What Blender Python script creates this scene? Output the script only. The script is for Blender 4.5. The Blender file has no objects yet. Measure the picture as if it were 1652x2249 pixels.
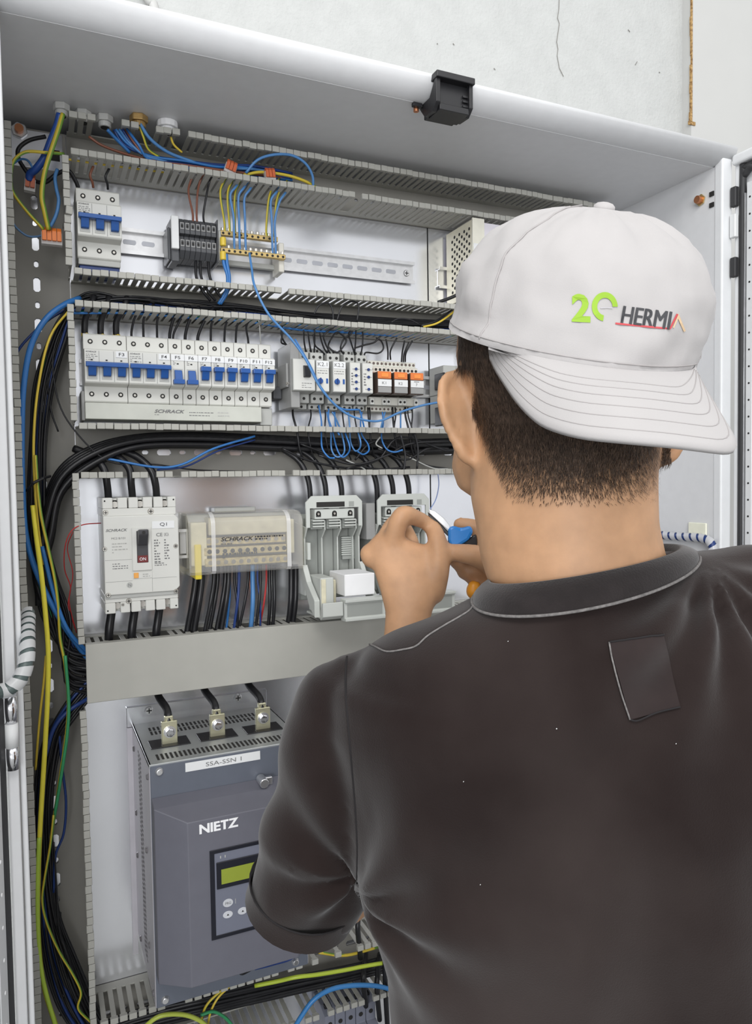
import bpy, bmesh, math, random
from math import sin, cos, pi, radians, sqrt
from mathutils import Vector, Matrix, noise
from mathutils.bvhtree import BVHTree

random.seed(7)
SC = bpy.context.scene
COL = SC.collection

# ------------------------------------------------------------------ camera
IMG_W, IMG_H, FPX = 1652.0, 2249.0, 1650.76
CAM = Vector((0.0, -1.1, 1.62))
YAW, PITCH, ROLL = 0.42747887, -0.04264797, -0.01489247
_r = Vector((cos(YAW), -sin(YAW), 0))
_f = Vector((sin(YAW) * cos(PITCH), cos(YAW) * cos(PITCH), sin(PITCH)))
_u = _r.cross(_f)
RIGHT = _r * cos(ROLL) + _u * sin(ROLL)
UPV = -_r * sin(ROLL) + _u * cos(ROLL)
FWD = _f
cd = bpy.data.cameras.new('camera')
cd.sensor_fit = 'HORIZONTAL'
cd.sensor_width = 36.0
cd.lens = 36.0 * FPX / IMG_W
cd.clip_start = 0.02
cam = bpy.data.objects.new('camera', cd)
cam.matrix_world = Matrix(((RIGHT.x, UPV.x, -FWD.x, CAM.x), (RIGHT.y, UPV.y, -FWD.y, CAM.y),
                           (RIGHT.z, UPV.z, -FWD.z, CAM.z), (0, 0, 0, 1)))
COL.objects.link(cam)
SC.camera = cam

# ------------------------------------------------------------------ world, lamps, exposure
w = bpy.data.worlds.new('room_light')
SC.world = w
w.use_nodes = True
bgn = w.node_tree.nodes['Background']
bgn.inputs[0].default_value = (0.98, 0.99, 1.0, 1)
bgn.inputs[1].default_value = 0.72

def area(name, loc, target, sx, sy, power, color=(1, 1, 1)):
    l = bpy.data.lights.new(name, 'AREA')
    l.shape = 'RECTANGLE'
    l.size, l.size_y, l.energy, l.color = sx, sy, power, color
    o = bpy.data.objects.new(name, l)
    o.location = loc
    d = Vector(target) - Vector(loc)
    o.rotation_euler = d.to_track_quat('-Z', 'Y').to_euler()
    COL.objects.link(o)
    return o

area('ceiling_lamp', (-0.5, -1.7, 3.1), (0.35, -0.2, 1.5), 1.6, 0.7, 18, (1, 0.99, 0.97))
area('ceiling_lamp', (1.2, -1.2, 3.15), (0.6, -0.3, 1.3), 1.2, 0.5, 4, (1, 0.99, 0.98))
area('front_fill_light', (-1.9, -5.2, 2.1), (0.3, 0.0, 1.45), 2.6, 1.6, 118, (0.95, 0.97, 1.0))  # added unseen light from behind the camera to brighten the cabinet interior
vs = SC.view_settings
vs.view_transform = 'Standard'
vs.look = 'None'
vs.gamma = 1.0
vs.use_curve_mapping = False
vs.exposure = 0.33
SC.cycles.max_bounces = 8
SC.cycles.transparent_max_bounces = 12

def ray(px, py):
    return RIGHT * ((px - IMG_W / 2) / FPX) - UPV * ((py - IMG_H / 2) / FPX) + FWD

def at(px, py, y):
    "point of the place at distance plane y seen at that spot of the photograph"
    d = ray(px, py)
    return CAM + d * ((y - CAM.y) / d.y)

def dp(px, py, dep):
    "point at distance dep in front of the camera"
    return CAM + ray(px, py) * dep

# ------------------------------------------------------------------ materials
MATS = {}

def mat(name, col, rough=0.5, metal=0.0, var=0.06, scale=40.0, bump=0.0, bscale=200.0, spec=0.5, **kw):
    if name in MATS:
        return MATS[name]
    m = bpy.data.materials.new(name)
    m.use_nodes = True
    nt = m.node_tree
    b = nt.nodes['Principled BSDF']
    b.inputs['Roughness'].default_value = rough
    b.inputs['Metallic'].default_value = metal
    b.inputs['Specular IOR Level'].default_value = spec
    tc = nt.nodes.new('ShaderNodeTexCoord')
    n = nt.nodes.new('ShaderNodeTexNoise')
    n.inputs['Scale'].default_value = scale
    n.inputs['Detail'].default_value = 4
    mp = nt.nodes.new('ShaderNodeMapping')
    mp.inputs['Scale'].default_value = kw.get('stretch', (1, 1, 1))
    nt.links.new(tc.outputs['Object'], mp.inputs[0])
    nt.links.new(mp.outputs[0], n.inputs['Vector'])
    r = nt.nodes.new('ShaderNodeValToRGB')
    c1 = tuple(max(0, c * (1 - var)) for c in col) + (1,)
    c2 = tuple(min(1, c * (1 + var)) for c in col) + (1,)
    if 'col2' in kw:
        c2 = kw['col2'] + (1,)
    lo, hi = kw.get('ramp', (0.3, 0.7))
    r.color_ramp.elements[0].position, r.color_ramp.elements[1].position = lo, hi
    r.color_ramp.elements[0].color, r.color_ramp.elements[1].color = c1, c2
    nt.links.new(n.outputs['Fac'], r.inputs[0])
    nt.links.new(r.outputs[0], b.inputs['Base Color'])
    if bump:
        n2 = nt.nodes.new('ShaderNodeTexNoise')
        n2.inputs['Scale'].default_value = bscale
        n2.inputs['Detail'].default_value = 5
        nt.links.new(mp.outputs[0], n2.inputs['Vector'])
        bp = nt.nodes.new('ShaderNodeBump')
        bp.inputs['Strength'].default_value = bump
        bp.inputs['Distance'].default_value = kw.get('bdist', 0.002)
        nt.links.new(n2.outputs['Fac'], bp.inputs['Height'])
        nt.links.new(bp.outputs[0], b.inputs['Normal'])
    if kw.get('sss'):
        b.inputs['Subsurface Weight'].default_value = kw['sss']
        b.inputs['Subsurface Radius'].default_value = (0.012, 0.005, 0.003)
        b.inputs['Subsurface Scale'].default_value = 0.6
    if kw.get('sheen'):
        b.inputs['Sheen Weight'].default_value = kw['sheen']
        b.inputs['Sheen Roughness'].default_value = 0.5
    if kw.get('emit'):
        b.inputs['Emission Color'].default_value = col + (1,)
        b.inputs['Emission Strength'].default_value = kw['emit']
    if kw.get('coat'):
        b.inputs['Coat Weight'].default_value = kw['coat']
    m.diffuse_color = col + (1,)
    MATS[name] = m
    return m

def clear(name, col, alpha, rough=0.08):
    if name in MATS:
        return MATS[name]
    m = bpy.data.materials.new(name)
    m.use_nodes = True
    nt = m.node_tree
    nt.nodes.remove(nt.nodes['Principled BSDF'])
    out = nt.nodes['Material Output']
    t = nt.nodes.new('ShaderNodeBsdfTransparent')
    t.inputs[0].default_value = col + (1,)
    g = nt.nodes.new('ShaderNodeBsdfPrincipled')
    g.inputs['Base Color'].default_value = (0.86, 0.86, 0.86, 1)
    g.inputs['Roughness'].default_value = rough
    mx = nt.nodes.new('ShaderNodeMixShader')
    mx.inputs[0].default_value = alpha
    nt.links.new(t.outputs[0], mx.inputs[1])
    nt.links.new(g.outputs[0], mx.inputs[2])
    nt.links.new(mx.outputs[0], out.inputs[0])
    MATS[name] = m
    return m

def two_tone(name, ca, cb, thr=0.25):
    "insulation with a coloured stripe along one side of the wire"
    m = bpy.data.materials.new(name)
    m.use_nodes = True
    nt = m.node_tree
    b = nt.nodes['Principled BSDF']
    b.inputs['Roughness'].default_value = 0.4
    tc = nt.nodes.new('ShaderNodeTexCoord')
    sp = nt.nodes.new('ShaderNodeSeparateXYZ')
    nt.links.new(tc.outputs['Normal'], sp.inputs[0])
    r = nt.nodes.new('ShaderNodeValToRGB')
    r.color_ramp.interpolation = 'CONSTANT'
    r.color_ramp.elements[0].color = ca + (1,)
    r.color_ramp.elements[1].position = thr
    r.color_ramp.elements[1].color = cb + (1,)
    nt.links.new(sp.outputs[0], r.inputs[0])
    nt.links.new(r.outputs[0], b.inputs['Base Color'])
    m.diffuse_color = ca + (1,)
    MATS[name] = m
    return m

plaster = mat('white_plaster', (0.50, 0.508, 0.497), 0.85, var=0.035, scale=30, bump=0.55, bscale=170, bdist=0.003)
panelwhite = mat('white_enamel_panel', (0.52, 0.52, 0.505), 0.5, var=0.02, scale=8)
rust = mat('rust', (0.26, 0.105, 0.022), 0.9, var=0.5, scale=180, col2=(0.52, 0.34, 0.14))
floorm = mat('grey_floor', (0.30, 0.30, 0.29), 0.7, var=0.1, scale=6)
enamel = mat('grey_white_powder_coat', (0.66, 0.665, 0.675), 0.42, var=0.02, scale=60, bump=0.05, bscale=900, bdist=0.0006)
enamel2 = mat('pale_powder_coat', (0.70, 0.71, 0.72), 0.4, var=0.02, scale=50)
galv = mat('galvanised_plate', (0.84, 0.85, 0.89), 0.21, metal=0.88, var=0.05, scale=7, bump=0.04, bscale=60, bdist=0.001)
steel = mat('zinc_steel', (0.74, 0.74, 0.75), 0.3, metal=0.9, var=0.06, scale=90)
chrome = mat('chrome', (0.85, 0.85, 0.88), 0.12, metal=1.0, var=0.02)
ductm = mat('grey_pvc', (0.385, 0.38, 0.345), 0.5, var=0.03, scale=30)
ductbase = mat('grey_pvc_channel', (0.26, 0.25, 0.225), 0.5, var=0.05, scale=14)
black = mat('black_plastic', (0.012, 0.012, 0.014), 0.4, var=0.1)
blackwire = mat('black_insulation', (0.010, 0.010, 0.012), 0.38, var=0.15, scale=60)
rubber = mat('black_rubber_gasket', (0.03, 0.03, 0.032), 0.6, var=0.1)
bluewire = mat('blue_insulation', (0.028, 0.155, 0.43), 0.38, var=0.08)
navywire = mat('dark_blue_insulation', (0.010, 0.035, 0.16), 0.4, var=0.1)
lightblue = mat('light_blue_insulation', (0.07, 0.21, 0.46), 0.4, var=0.08)
brownwire = mat('brown_insulation', (0.20, 0.07, 0.04), 0.42, var=0.1)
redwire = mat('red_insulation', (0.42, 0.02, 0.02), 0.42, var=0.1)
greenwire = mat('green_insulation', (0.03, 0.26, 0.10), 0.42, var=0.1)
ygwire = two_tone('yellow_green_insulation', (0.58, 0.44, 0.04), (0.15, 0.30, 0.04))
yellowwire = mat('yellow_insulation', (0.66, 0.48, 0.05), 0.4, var=0.08)
devwhite = mat('breaker_white', (0.62, 0.62, 0.585), 0.42, var=0.015)
devgrey = mat('device_light_grey', (0.42, 0.425, 0.405), 0.45, var=0.02)
devmid = mat('device_mid_grey', (0.29, 0.29, 0.285), 0.45, var=0.03)
devdark = mat('dark_grey_terminal', (0.075, 0.078, 0.085), 0.45, var=0.08)
bluetog = mat('blue_toggle', (0.016, 0.085, 0.31), 0.35, var=0.04)
paper = mat('white_label', (0.72, 0.73, 0.73), 0.55, var=0.01)
ink = mat('black_ink', (0.03, 0.03, 0.035), 0.6, var=0.1)
greyink = mat('grey_ink', (0.16, 0.16, 0.16), 0.6, var=0.1)
whiteink = mat('white_ink', (0.85, 0.85, 0.86), 0.5, var=0.02)
hole = mat('dark_recess', (0.015, 0.014, 0.013), 0.7, var=0.1)
screwm = mat('screw_steel', (0.52, 0.50, 0.46), 0.35, metal=0.8, var=0.1)
brass = mat('brass', (0.62, 0.46, 0.20), 0.35, metal=0.85, var=0.1)
copper = mat('copper', (0.56, 0.24, 0.12), 0.4, metal=0.85, var=0.1)
orange = mat('orange_plastic', (0.80, 0.20, 0.03), 0.4, var=0.06)
rustred = mat('orange_red_plastic', (0.50, 0.11, 0.04), 0.4, var=0.15)
ssgrey = mat('soft_starter_grey', (0.112, 0.125, 0.155), 0.42, var=0.03, scale=60, bump=0.06, bscale=1200, bdist=0.0004)
ssfront = mat('soft_starter_cover_grey', (0.128, 0.129, 0.155), 0.45, var=0.025, scale=60, bump=0.08, bscale=1300, bdist=0.0004)
ssside = mat('soft_starter_side', (0.62, 0.60, 0.64), 0.38, metal=0.55, var=0.03)
lcd = mat('lcd_green', (0.26, 0.31, 0.04), 0.35, var=0.03)
panelblue = mat('keypad_grey', (0.155, 0.165, 0.21), 0.4, var=0.02)
relayorange = mat('relay_orange', (0.72, 0.20, 0.05), 0.3, var=0.06)
gland_m = mat('gland_grey', (0.56, 0.56, 0.54), 0.45, var=0.05)
glandbrass = mat('gland_brass', (0.42, 0.27, 0.10), 0.4, metal=0.5, var=0.2, scale=120)
clearp = clear('clear_cover', (0.93, 0.92, 0.88), 0.24)
clearedge = clear('clear_cover_edge', (0.92, 0.91, 0.88), 0.55, 0.15)
spiral = clear('spiral_wrap_plastic', (0.85, 0.9, 0.95), 0.6, 0.25)
cream = mat('cream_plastic', (0.66, 0.62, 0.46), 0.5, var=0.1, scale=80)
cardm = mat('beige_block', (0.54, 0.50, 0.38), 0.5, var=0.1, scale=60)

# ------------------------------------------------------------------ mesh builder
def catmull(P, n=6):
    P = [Vector(p) for p in P]
    if len(P) < 3:
        return P
    out = []
    Q = [P[0] * 2 - P[1]] + P + [P[-1] * 2 - P[-2]]
    for i in range(1, len(Q) - 2):
        a, b, c, d = Q[i - 1:i + 3]
        for k in range(n):
            t = k / n
            out.append(0.5 * (2 * b + (c - a) * t + (2 * a - 5 * b + 4 * c - d) * t * t + (3 * b - a - 3 * c + d) * t ** 3))
    out.append(P[-1])
    return out

class MB:
    def __init__(s):
        s.v, s.f = [], []

    def add(s, vs, fs):
        k = len(s.v)
        s.v += [Vector(p) for p in vs]
        s.f += [tuple(i + k for i in f) for f in fs]
        return s

    def box(s, x0, x1, y0, y1, z0, z1):
        return s.add([(x0, y0, z0), (x1, y0, z0), (x1, y1, z0), (x0, y1, z0), (x0, y0, z1), (x1, y0, z1), (x1, y1, z1), (x0, y1, z1)],
                     [(0, 3, 2, 1), (4, 5, 6, 7), (0, 1, 5, 4), (1, 2, 6, 5), (2, 3, 7, 6), (3, 0, 4, 7)])

    def prism(s, pts, axis, a, b):
        n = len(pts)
        def mk(p, t):
            return (t, p[0], p[1]) if axis == 'x' else (p[0], t, p[1]) if axis == 'y' else (p[0], p[1], t)
        vs = [mk(p, a) for p in pts] + [mk(p, b) for p in pts]
        fs = [tuple(range(n))[::-1], tuple(range(n, 2 * n))] + [(i, (i + 1) % n, n + (i + 1) % n, n + i) for i in range(n)]
        return s.add(vs, fs)

    def frame(s, o, i, y0, y1):
        "rectangular frame in xz, outer o and inner i = (x0,x1,z0,z1)"
        P = lambda r: [(r[0], r[2]), (r[1], r[2]), (r[1], r[3]), (r[0], r[3])]
        vs = [(p[0], y, p[1]) for y in (y0, y1) for r in (o, i) for p in P(r)]
        fs = []
        for k in range(4):
            j = (k + 1) % 4
            fs += [(k, j, 4 + j, 4 + k), (8 + k, 8 + j, 12 + j, 12 + k), (k, j, 8 + j, 8 + k), (4 + k, 4 + j, 12 + j, 12 + k)]
        return s.add(vs, fs)

    def cone(s, p0, p1, r0, r1, n=12):
        p0, p1 = Vector(p0), Vector(p1)
        d = (p1 - p0).normalized()
        a = d.orthogonal().normalized()
        b = d.cross(a)
        vs = [p + (a * cos(2 * pi * k / n) + b * sin(2 * pi * k / n)) * r for p, r in ((p0, r0), (p1, r1)) for k in range(n)]
        fs = [(k, (k + 1) % n, n + (k + 1) % n, n + k) for k in range(n)] + [tuple(range(n))[::-1], tuple(range(n, 2 * n))]
        return s.add(vs, fs)

    def cyl(s, p0, p1, r, n=12):
        return s.cone(p0, p1, r, r, n)

    def tube(s, pts, r, n=8, rr=None):
        pts = [Vector(p) for p in pts]
        m = len(pts)
        vs, fs = [], []
        t = (pts[1] - pts[0]).normalized()
        a = t.orthogonal().normalized()
        for i, p in enumerate(pts):
            t2 = (pts[min(i + 1, m - 1)] - pts[max(i - 1, 0)]).normalized()
            a = (a - t2 * a.dot(t2))
            if a.length < 1e-6:
                a = t2.orthogonal()
            a.normalize()
            b = t2.cross(a)
            R = rr[i] if rr else r
            vs += [p + (a * cos(2 * pi * k / n) + b * sin(2 * pi * k / n)) * R for k in range(n)]
        for i in range(m - 1):
            for k in range(n):
                fs.append((i * n + k, i * n + (k + 1) % n, (i + 1) * n + (k + 1) % n, (i + 1) * n + k))
        fs += [tuple(range(n))[::-1], tuple(range((m - 1) * n, m * n))]
        return s.add(vs, fs)

    def loft(s, rings, n=24, caps=True):
        "rings: (centre, half vector u, half vector v[, exponent])"
        vs, fs = [], []
        for R in rings:
            c, u, v = Vector(R[0]), Vector(R[1]), Vector(R[2])
            e = 2.0 / (R[3] if len(R) > 3 else 2.0)
            for k in range(n):
                ca, sa = cos(2 * pi * k / n), sin(2 * pi * k / n)
                vs.append(c + u * (abs(ca) ** e * (1 if ca >= 0 else -1)) + v * (abs(sa) ** e * (1 if sa >= 0 else -1)))
        m = len(rings)
        for i in range(m - 1):
            for k in range(n):
                fs.append((i * n + k, i * n + (k + 1) % n, (i + 1) * n + (k + 1) % n, (i + 1) * n + k))
        if caps:
            fs += [tuple(range(n))[::-1], tuple(range((m - 1) * n, m * n))]
        return s.add(vs, fs)

    def grid(s, P, close=False):
        "P[i][j] points"
        k = len(s.v)
        h, w_ = len(P), len(P[0])
        s.v += [Vector(p) for row in P for p in row]
        for i in range(h - 1):
            for j in range(w_ - (0 if close else 1)):
                j2 = (j + 1) % w_
                s.f.append((k + i * w_ + j, k + i * w_ + j2, k + (i + 1) * w_ + j2, k + (i + 1) * w_ + j))
        return s

    def mesh(s, name, off=Vector((0, 0, 0)), bev=0, seg=1, smooth=False, recalc=True):
        me = bpy.data.meshes.new(name)
        me.from_pydata([p - off for p in s.v], [], s.f)
        if bev or recalc:
            bm = bmesh.new()
            bm.from_mesh(me)
            if recalc:
                bmesh.ops.recalc_face_normals(bm, faces=bm.faces)
            if bev:
                es = [e for e in bm.edges if len(e.link_faces) == 2 and e.calc_face_angle(0) > 0.45]
                bmesh.ops.bevel(bm, geom=es, offset=bev, segments=seg, affect='EDGES', profile=0.5, clamp_overlap=True)
            bm.to_mesh(me)
            bm.free()
        if smooth:
            for p in me.polygons:
                p.use_smooth = True
        return me

    def build(s, name, m, parent=None, bev=0, seg=1, smooth=False, recalc=True, origin=None):
        if parent is not None:
            off = wloc(parent)
        elif origin is not None:
            off = Vector(origin)
        else:
            n = len(s.v)
            c = sum(s.v, Vector((0, 0, 0))) / n
            off = Vector((c.x, c.y, min(p.z for p in s.v)))
        me = s.mesh(name, off, bev, seg, smooth, recalc)
        me.materials.append(m)
        o = bpy.data.objects.new(name, me)
        COL.objects.link(o)
        if parent is not None:
            o.parent = parent
        else:
            o.location = off
        return o

def wloc(o):
    p = Vector(o.location)
    while o.parent:
        o = o.parent
        p += o.location
    return p

def tag(o, label, cat, group=None):
    o['label'] = label
    o['category'] = cat
    if group:
        o['group'] = group
    return o

def thing(name, label, cat, loc, group=None):
    o = bpy.data.objects.new(name, None)
    o.empty_display_size = 0.02
    o.location = loc
    COL.objects.link(o)
    return tag(o, label, cat, group)

def struct(o):
    o['kind'] = 'structure'
    return o

def copy_at(src, parent, loc):
    c = src.copy()
    COL.objects.link(c)
    c.parent = parent
    c.location = loc
    return c

def rbox(name, m, parent, x0, x1, y0, y1, z0, z1, bev=0.001, seg=2):
    return MB().box(x0, x1, y0, y1, z0, z1).build(name, m, parent, bev, seg)

_TC = {}

def text_data(s, bold=0.0, shear=0.0, spacing=1.0):
    key = (s, bold, shear, spacing)
    if key in _TC:
        return _TC[key]
    c = bpy.data.curves.new('t', 'FONT')
    c.body = s
    c.size = 1.0
    c.offset = bold
    c.shear = shear
    c.space_character = spacing
    c.resolution_u = 3
    o = bpy.data.objects.new('t', c)
    COL.objects.link(o)
    dg = bpy.context.evaluated_depsgraph_get()
    me = bpy.data.meshes.new_from_object(o.evaluated_get(dg))
    vs = [Vector(v.co) for v in me.vertices]
    fs = [tuple(p.vertices) for p in me.polygons]
    bpy.data.objects.remove(o)
    bpy.data.meshes.remove(me)
    if not vs:
        vs, fs = [Vector((0, 0, 0)), Vector((1, 0, 0)), Vector((1, 1, 0))], [(0, 1, 2)]
    x0, x1 = min(v.x for v in vs), max(v.x for v in vs)
    y0, y1 = min(v.y for v in vs), max(v.y for v in vs)
    vs = [((v.x - x0) / (x1 - x0), (v.y - y0) / (y1 - y0)) for v in vs]
    _TC[key] = (vs, fs)
    return _TC[key]

def text(s, m, parent, x0, x1, y, z0, z1, name='lettering', bold=0.0, shear=0.0, spacing=1.0):
    "flat print facing -y that fills the given rectangle"
    vs, fs = text_data(s, bold, shear, spacing)
    b = MB().add([(x0 + (x1 - x0) * p[0], y, z0 + (z1 - z0) * p[1]) for p in vs], fs)
    return b.build(name, m, parent, recalc=False)

def tlines(m, parent, x0, x1, y, z0, z1, n, seed=1, name='fine_print', frac=0.5):
    "rows of print too small to read"
    rnd = random.Random(seed)
    b = MB()
    h = (z1 - z0) / n
    for i in range(n):
        x = x0
        while x < x1 - 0.001:
            wd = rnd.uniform(0.0012, 0.004)
            e = min(x + wd, x1)
            zz = z1 - (i + 0.8) * h
            b.add([(x, y, zz), (e, y, zz), (e, y, zz + h * frac), (x, y, zz + h * frac)], [(0, 1, 2, 3)])
            x = e + rnd.uniform(0.0006, 0.0016)
            if rnd.random() < 0.12:
                break
    return b.build(name, m, parent, recalc=False)

def screw(parent, x, y, z, r, name='screw', m=None, depth=0.0012):
    "cross-head screw facing -y"
    o = MB().cone((x, y, z), (x, y - depth, z), r, r * 0.8, 12).build(name, m or screwm, parent, smooth=False)
    MB().box(x - r * 0.6, x + r * 0.6, y - depth - 0.0002, y - depth * 0.5, z - r * 0.12, z + r * 0.12).box(
        x - r * 0.12, x + r * 0.12, y - depth - 0.0002, y - depth * 0.5, z - r * 0.6, z + r * 0.6).build('screw_slot', hole, o)
    return o

def hole_disc(b, x, y, z, r, n=12):
    b.cyl((x, y - 0.0004, z), (x, y + 0.002, z), r, n)

def wire(pts, r, m, label, cat='wire', group=None, name='wire', n=8, sub=6):
    "pts: (px, py, y) or Vector"
    P = [p if isinstance(p, Vector) else at(*p) for p in pts]
    o = MB().tube(catmull(P, sub), r, n).build(name, m, None, smooth=True, recalc=False)
    return tag(o, label, cat, group)
# ------------------------------------------------------------------ room
CEIL, FRONT, LW, RW = 2.098, -0.25, -0.024, 0.98
struct(MB().box(-3.2, 3.2, -6.0, 1.0, -0.05, 0.0).build('floor', floorm))
wb = struct(MB().box(-3.2, 3.2, 0.14, 0.30, 0.0, 3.3).build('wall_back', plaster))
# hairline crack in the plaster
ck = [at(*p, 0.1385) for p in ((1229, -10), (1228, 18), (1225, 40), (1229, 52), (1223, 92), (1226, 108), (1224, 122), (1229, 150), (1238, 168))]
MB().tube(ck, 0.0006, 5).build('crack', mat('crack_dark', (0.22, 0.21, 0.19), 0.9), wb)
for k, (a_, b_) in enumerate((((960, 95), (962, 97)), ((995, 95), (998, 99)), ((1085, 150), (1088, 153)), ((1400, 135), (1396, 142)), ((1380, 65), (1384, 70)), ((1448, 158), (1450, 160)))):
    MB().tube([at(*a_, 0.1385), at(*b_, 0.1385)], 0.0007, 5).build('plaster_pit', MATS['crack_dark'], wb)
# smooth enamelled panels beside the plaster, rust along the first one's edge
t1 = struct(MB().box(1.312, 1.502, 0.115, 0.145, 0.0, 3.3).build('trim_1', panelwhite))
rb = MB()
rp = [(1.3115 - 0.0015 * random.random(), 0.113, 2.378 + k * 0.02) for k in range(45)]
for k in range(len(rp) - 1):
    z0, z1 = rp[k][2], rp[k + 1][2]
    wd = 0.0022 + 0.004 * noise.noise((k * 0.9, 1.3, 0)) + 0.0018 * random.random()
    rb.box(1.3115 - max(0.0004, wd), 1.3129, 0.1125, 0.1165, z0, z1)
rb.box(1.304, 1.322, 0.1125, 0.1165, 2.372, 2.379)
rb.build('rust_strip', rust, t1)
struct(MB().box(1.502, 1.514, 0.135, 0.145, 0.0, 3.3).build('trim_2', rubber))
struct(MB().box(1.514, 2.4, 0.112, 0.145, 0.0, 3.3).build('trim_3', panelwhite))
# cables dropping down the wall behind the cabinet
for k, (a_, b_, r_) in enumerate((((196, -60), (243, 30), 0.011), ((236, -60), (268, 36), 0.006), ((296, -60), (343, 52), 0.0075))):
    p0, p1 = at(*a_, 0.125), at(*b_, 0.125)
    d = p1 - p0
    pts = [p0 - d * 2, p0, p0 + d * 0.5 + Vector((0.004, 0, 0)), p1, p1 + Vector((0.012, 0, -0.25))]
    tag(MB().tube(catmull(pts, 5), r_, 10).build('wall_cable', panelwhite, smooth=True, recalc=False),
        ('thickest white painted cable on the wall above the cabinet', 'thin white painted cable in the middle on the wall', 'rightmost white painted cable on the plaster wall')[k], 'cable', 'cables on the wall above the cabinet')

# ------------------------------------------------------------------ cabinet
cab = thing('electrical_cabinet', 'large grey steel electrical cabinet with open doors', 'cabinet', (0.478, 0.04, 0.0))
MB().box(LW - 0.015, RW + 0.02, 0.085, 0.10, 0.1, CEIL + 0.02).build('back_panel', enamel, cab)
MB().box(LW - 0.002, LW, FRONT + 0.004, 0.085, 0.1, CEIL).build('side_panel', enamel, cab)
MB().box(RW, RW + 0.004, FRONT + 0.004, 0.085, 0.1, CEIL).build('side_panel', enamel, cab)
MB().box(LW - 0.015, RW + 0.02, FRONT + 0.014, 0.10, CEIL, CEIL + 0.004).build('top_panel', enamel, cab)
MB().box(LW - 0.015, RW + 0.02, FRONT, 0.10, 0.0, 0.1).build('plinth', devdark, cab)
# rolled edge above the opening
prof = [(FRONT + 0.018, CEIL)] + [(FRONT + 0.018 - 0.034 * sin(a), CEIL + 0.036 - 0.036 * cos(a)) for a in [k * pi / 32 for k in range(1, 11)]] + \
       [(FRONT - 0.0120, CEIL + 0.0200), (FRONT - 0.0128, CEIL + 0.0230), (FRONT - 0.0115, CEIL + 0.0255), (FRONT - 0.008, CEIL + 0.0268), (FRONT + 0.018, CEIL + 0.0268)]
lp = MB().prism(prof, 'x', LW - 0.02, RW + 0.022).build('front_lip', enamel, cab)
for p in lp.data.polygons:
    p.use_smooth = len(p.vertices) == 4
# left front edge: narrow return and flat frame
MB().box(-0.0212, -0.0158, FRONT - 0.002, FRONT + 0.02, 0.1, CEIL).build('edge_return', enamel2, cab, 0.0008)
MB().box(-0.0325, -0.0222, FRONT - 0.012, FRONT + 0.004, 0.1, CEIL + 0.02).build('front_frame', enamel, cab, 0.0008)
# right front post
MB().box(RW - 0.001, RW + 0.021, FRONT - 0.004, FRONT + 0.012, 0.1, CEIL + 0.012).build('front_frame', enamel2, cab, 0.003, 3)
# mounting plates
def rect_ring(b, o, h, y):
    "rectangle with a chamfered hole, faces toward -y; o and h = x0,x1,z0,z1"
    cx = min(h[1] - h[0], h[3] - h[2]) * 0.28
    H = [(h[0] + cx, h[2]), (h[1] - cx, h[2]), (h[1], h[2] + cx), (h[1], h[3] - cx), (h[1] - cx, h[3]), (h[0] + cx, h[3]), (h[0], h[3] - cx), (h[0], h[2] + cx)]
    O = [(h[0] + cx, o[2]), (h[1] - cx, o[2]), (o[1], h[2] + cx), (o[1], h[3] - cx), (h[1] - cx, o[3]), (h[0] + cx, o[3]), (o[0], h[3] - cx), (o[0], h[2] + cx)]
    C = [(o[1], o[2]), (o[1], o[3]), (o[0], o[3]), (o[0], o[2])]
    for yy, sgn in ((y, 1), (y + 0.002, -1)):
        k = len(b.v)
        b.v += [Vector((p[0], yy, p[1])) for p in H + O + C]
        F = []
        for i in range(8):
            j = (i + 1) % 8
            if i % 2 == 0:
                F.append((i, j, 8 + j, 8 + i))
            else:
                F.append((i, j, 8 + j, 16 + i // 2, 8 + i))
        b.f += [tuple(q + k for q in f) for f in F]
    k2 = len(b.v) - 40
    for i in range(8):
        j = (i + 1) % 8
        b.f.append((k2 + i, k2 + j, k2 + 20 + j, k2 + 20 + i))

MB().box(-0.018, 0.600, 0.0, 0.003, 0.15, CEIL - 0.012).build('mounting_plate', galv, cab)
MB().box(0.6025, 0.955, 0.0, 0.003, 0.15, CEIL - 0.012).build('mounting_plate', galv, cab)
MB().box(0.6002, 0.6023, 0.001, 0.004, 0.15, CEIL - 0.012).build('plate_seam', hole, cab)
# corner hex bolt of the plate
bx = at(42, 286, -0.006)
bo = MB().cyl((bx.x, -0.001, bx.z), (bx.x, -0.008, bx.z), 0.0105, 6).build('hex_bolt', steel, cab, 0.001)
MB().cyl((bx.x, -0.008, bx.z), (bx.x, -0.014, bx.z), 0.0055, 12).build('bolt_end', copper, bo)
bk = MB()
bk.box(-0.012, 0.05, -0.004, -0.0005, 2.035, 2.083)
bk.build('corner_bracket', galv, cab, 0.0006)
MB().box(0.030, 0.046, -0.0048, -0.003, 2.048, 2.062).build('bracket_slot', hole, cab)
# copper-coloured stud on the right wall and screw at the post
sx = at(1545, 440, -0.21)
MB().cyl((RW, -0.213, 2.056), (RW - 0.010, -0.213, 2.056), 0.006, 10).build('stud', copper, cab)
MB().cyl((RW - 0.001, -0.213, 2.056), (RW - 0.003, -0.213, 2.056), 0.009, 6).build('stud_nut', brass, cab)
for z in (2.055, 2.038):
    MB().box(RW - 0.002, RW, FRONT + 0.012, FRONT + 0.02, z, z + 0.007).build('frame_clip', hole, cab)
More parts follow.
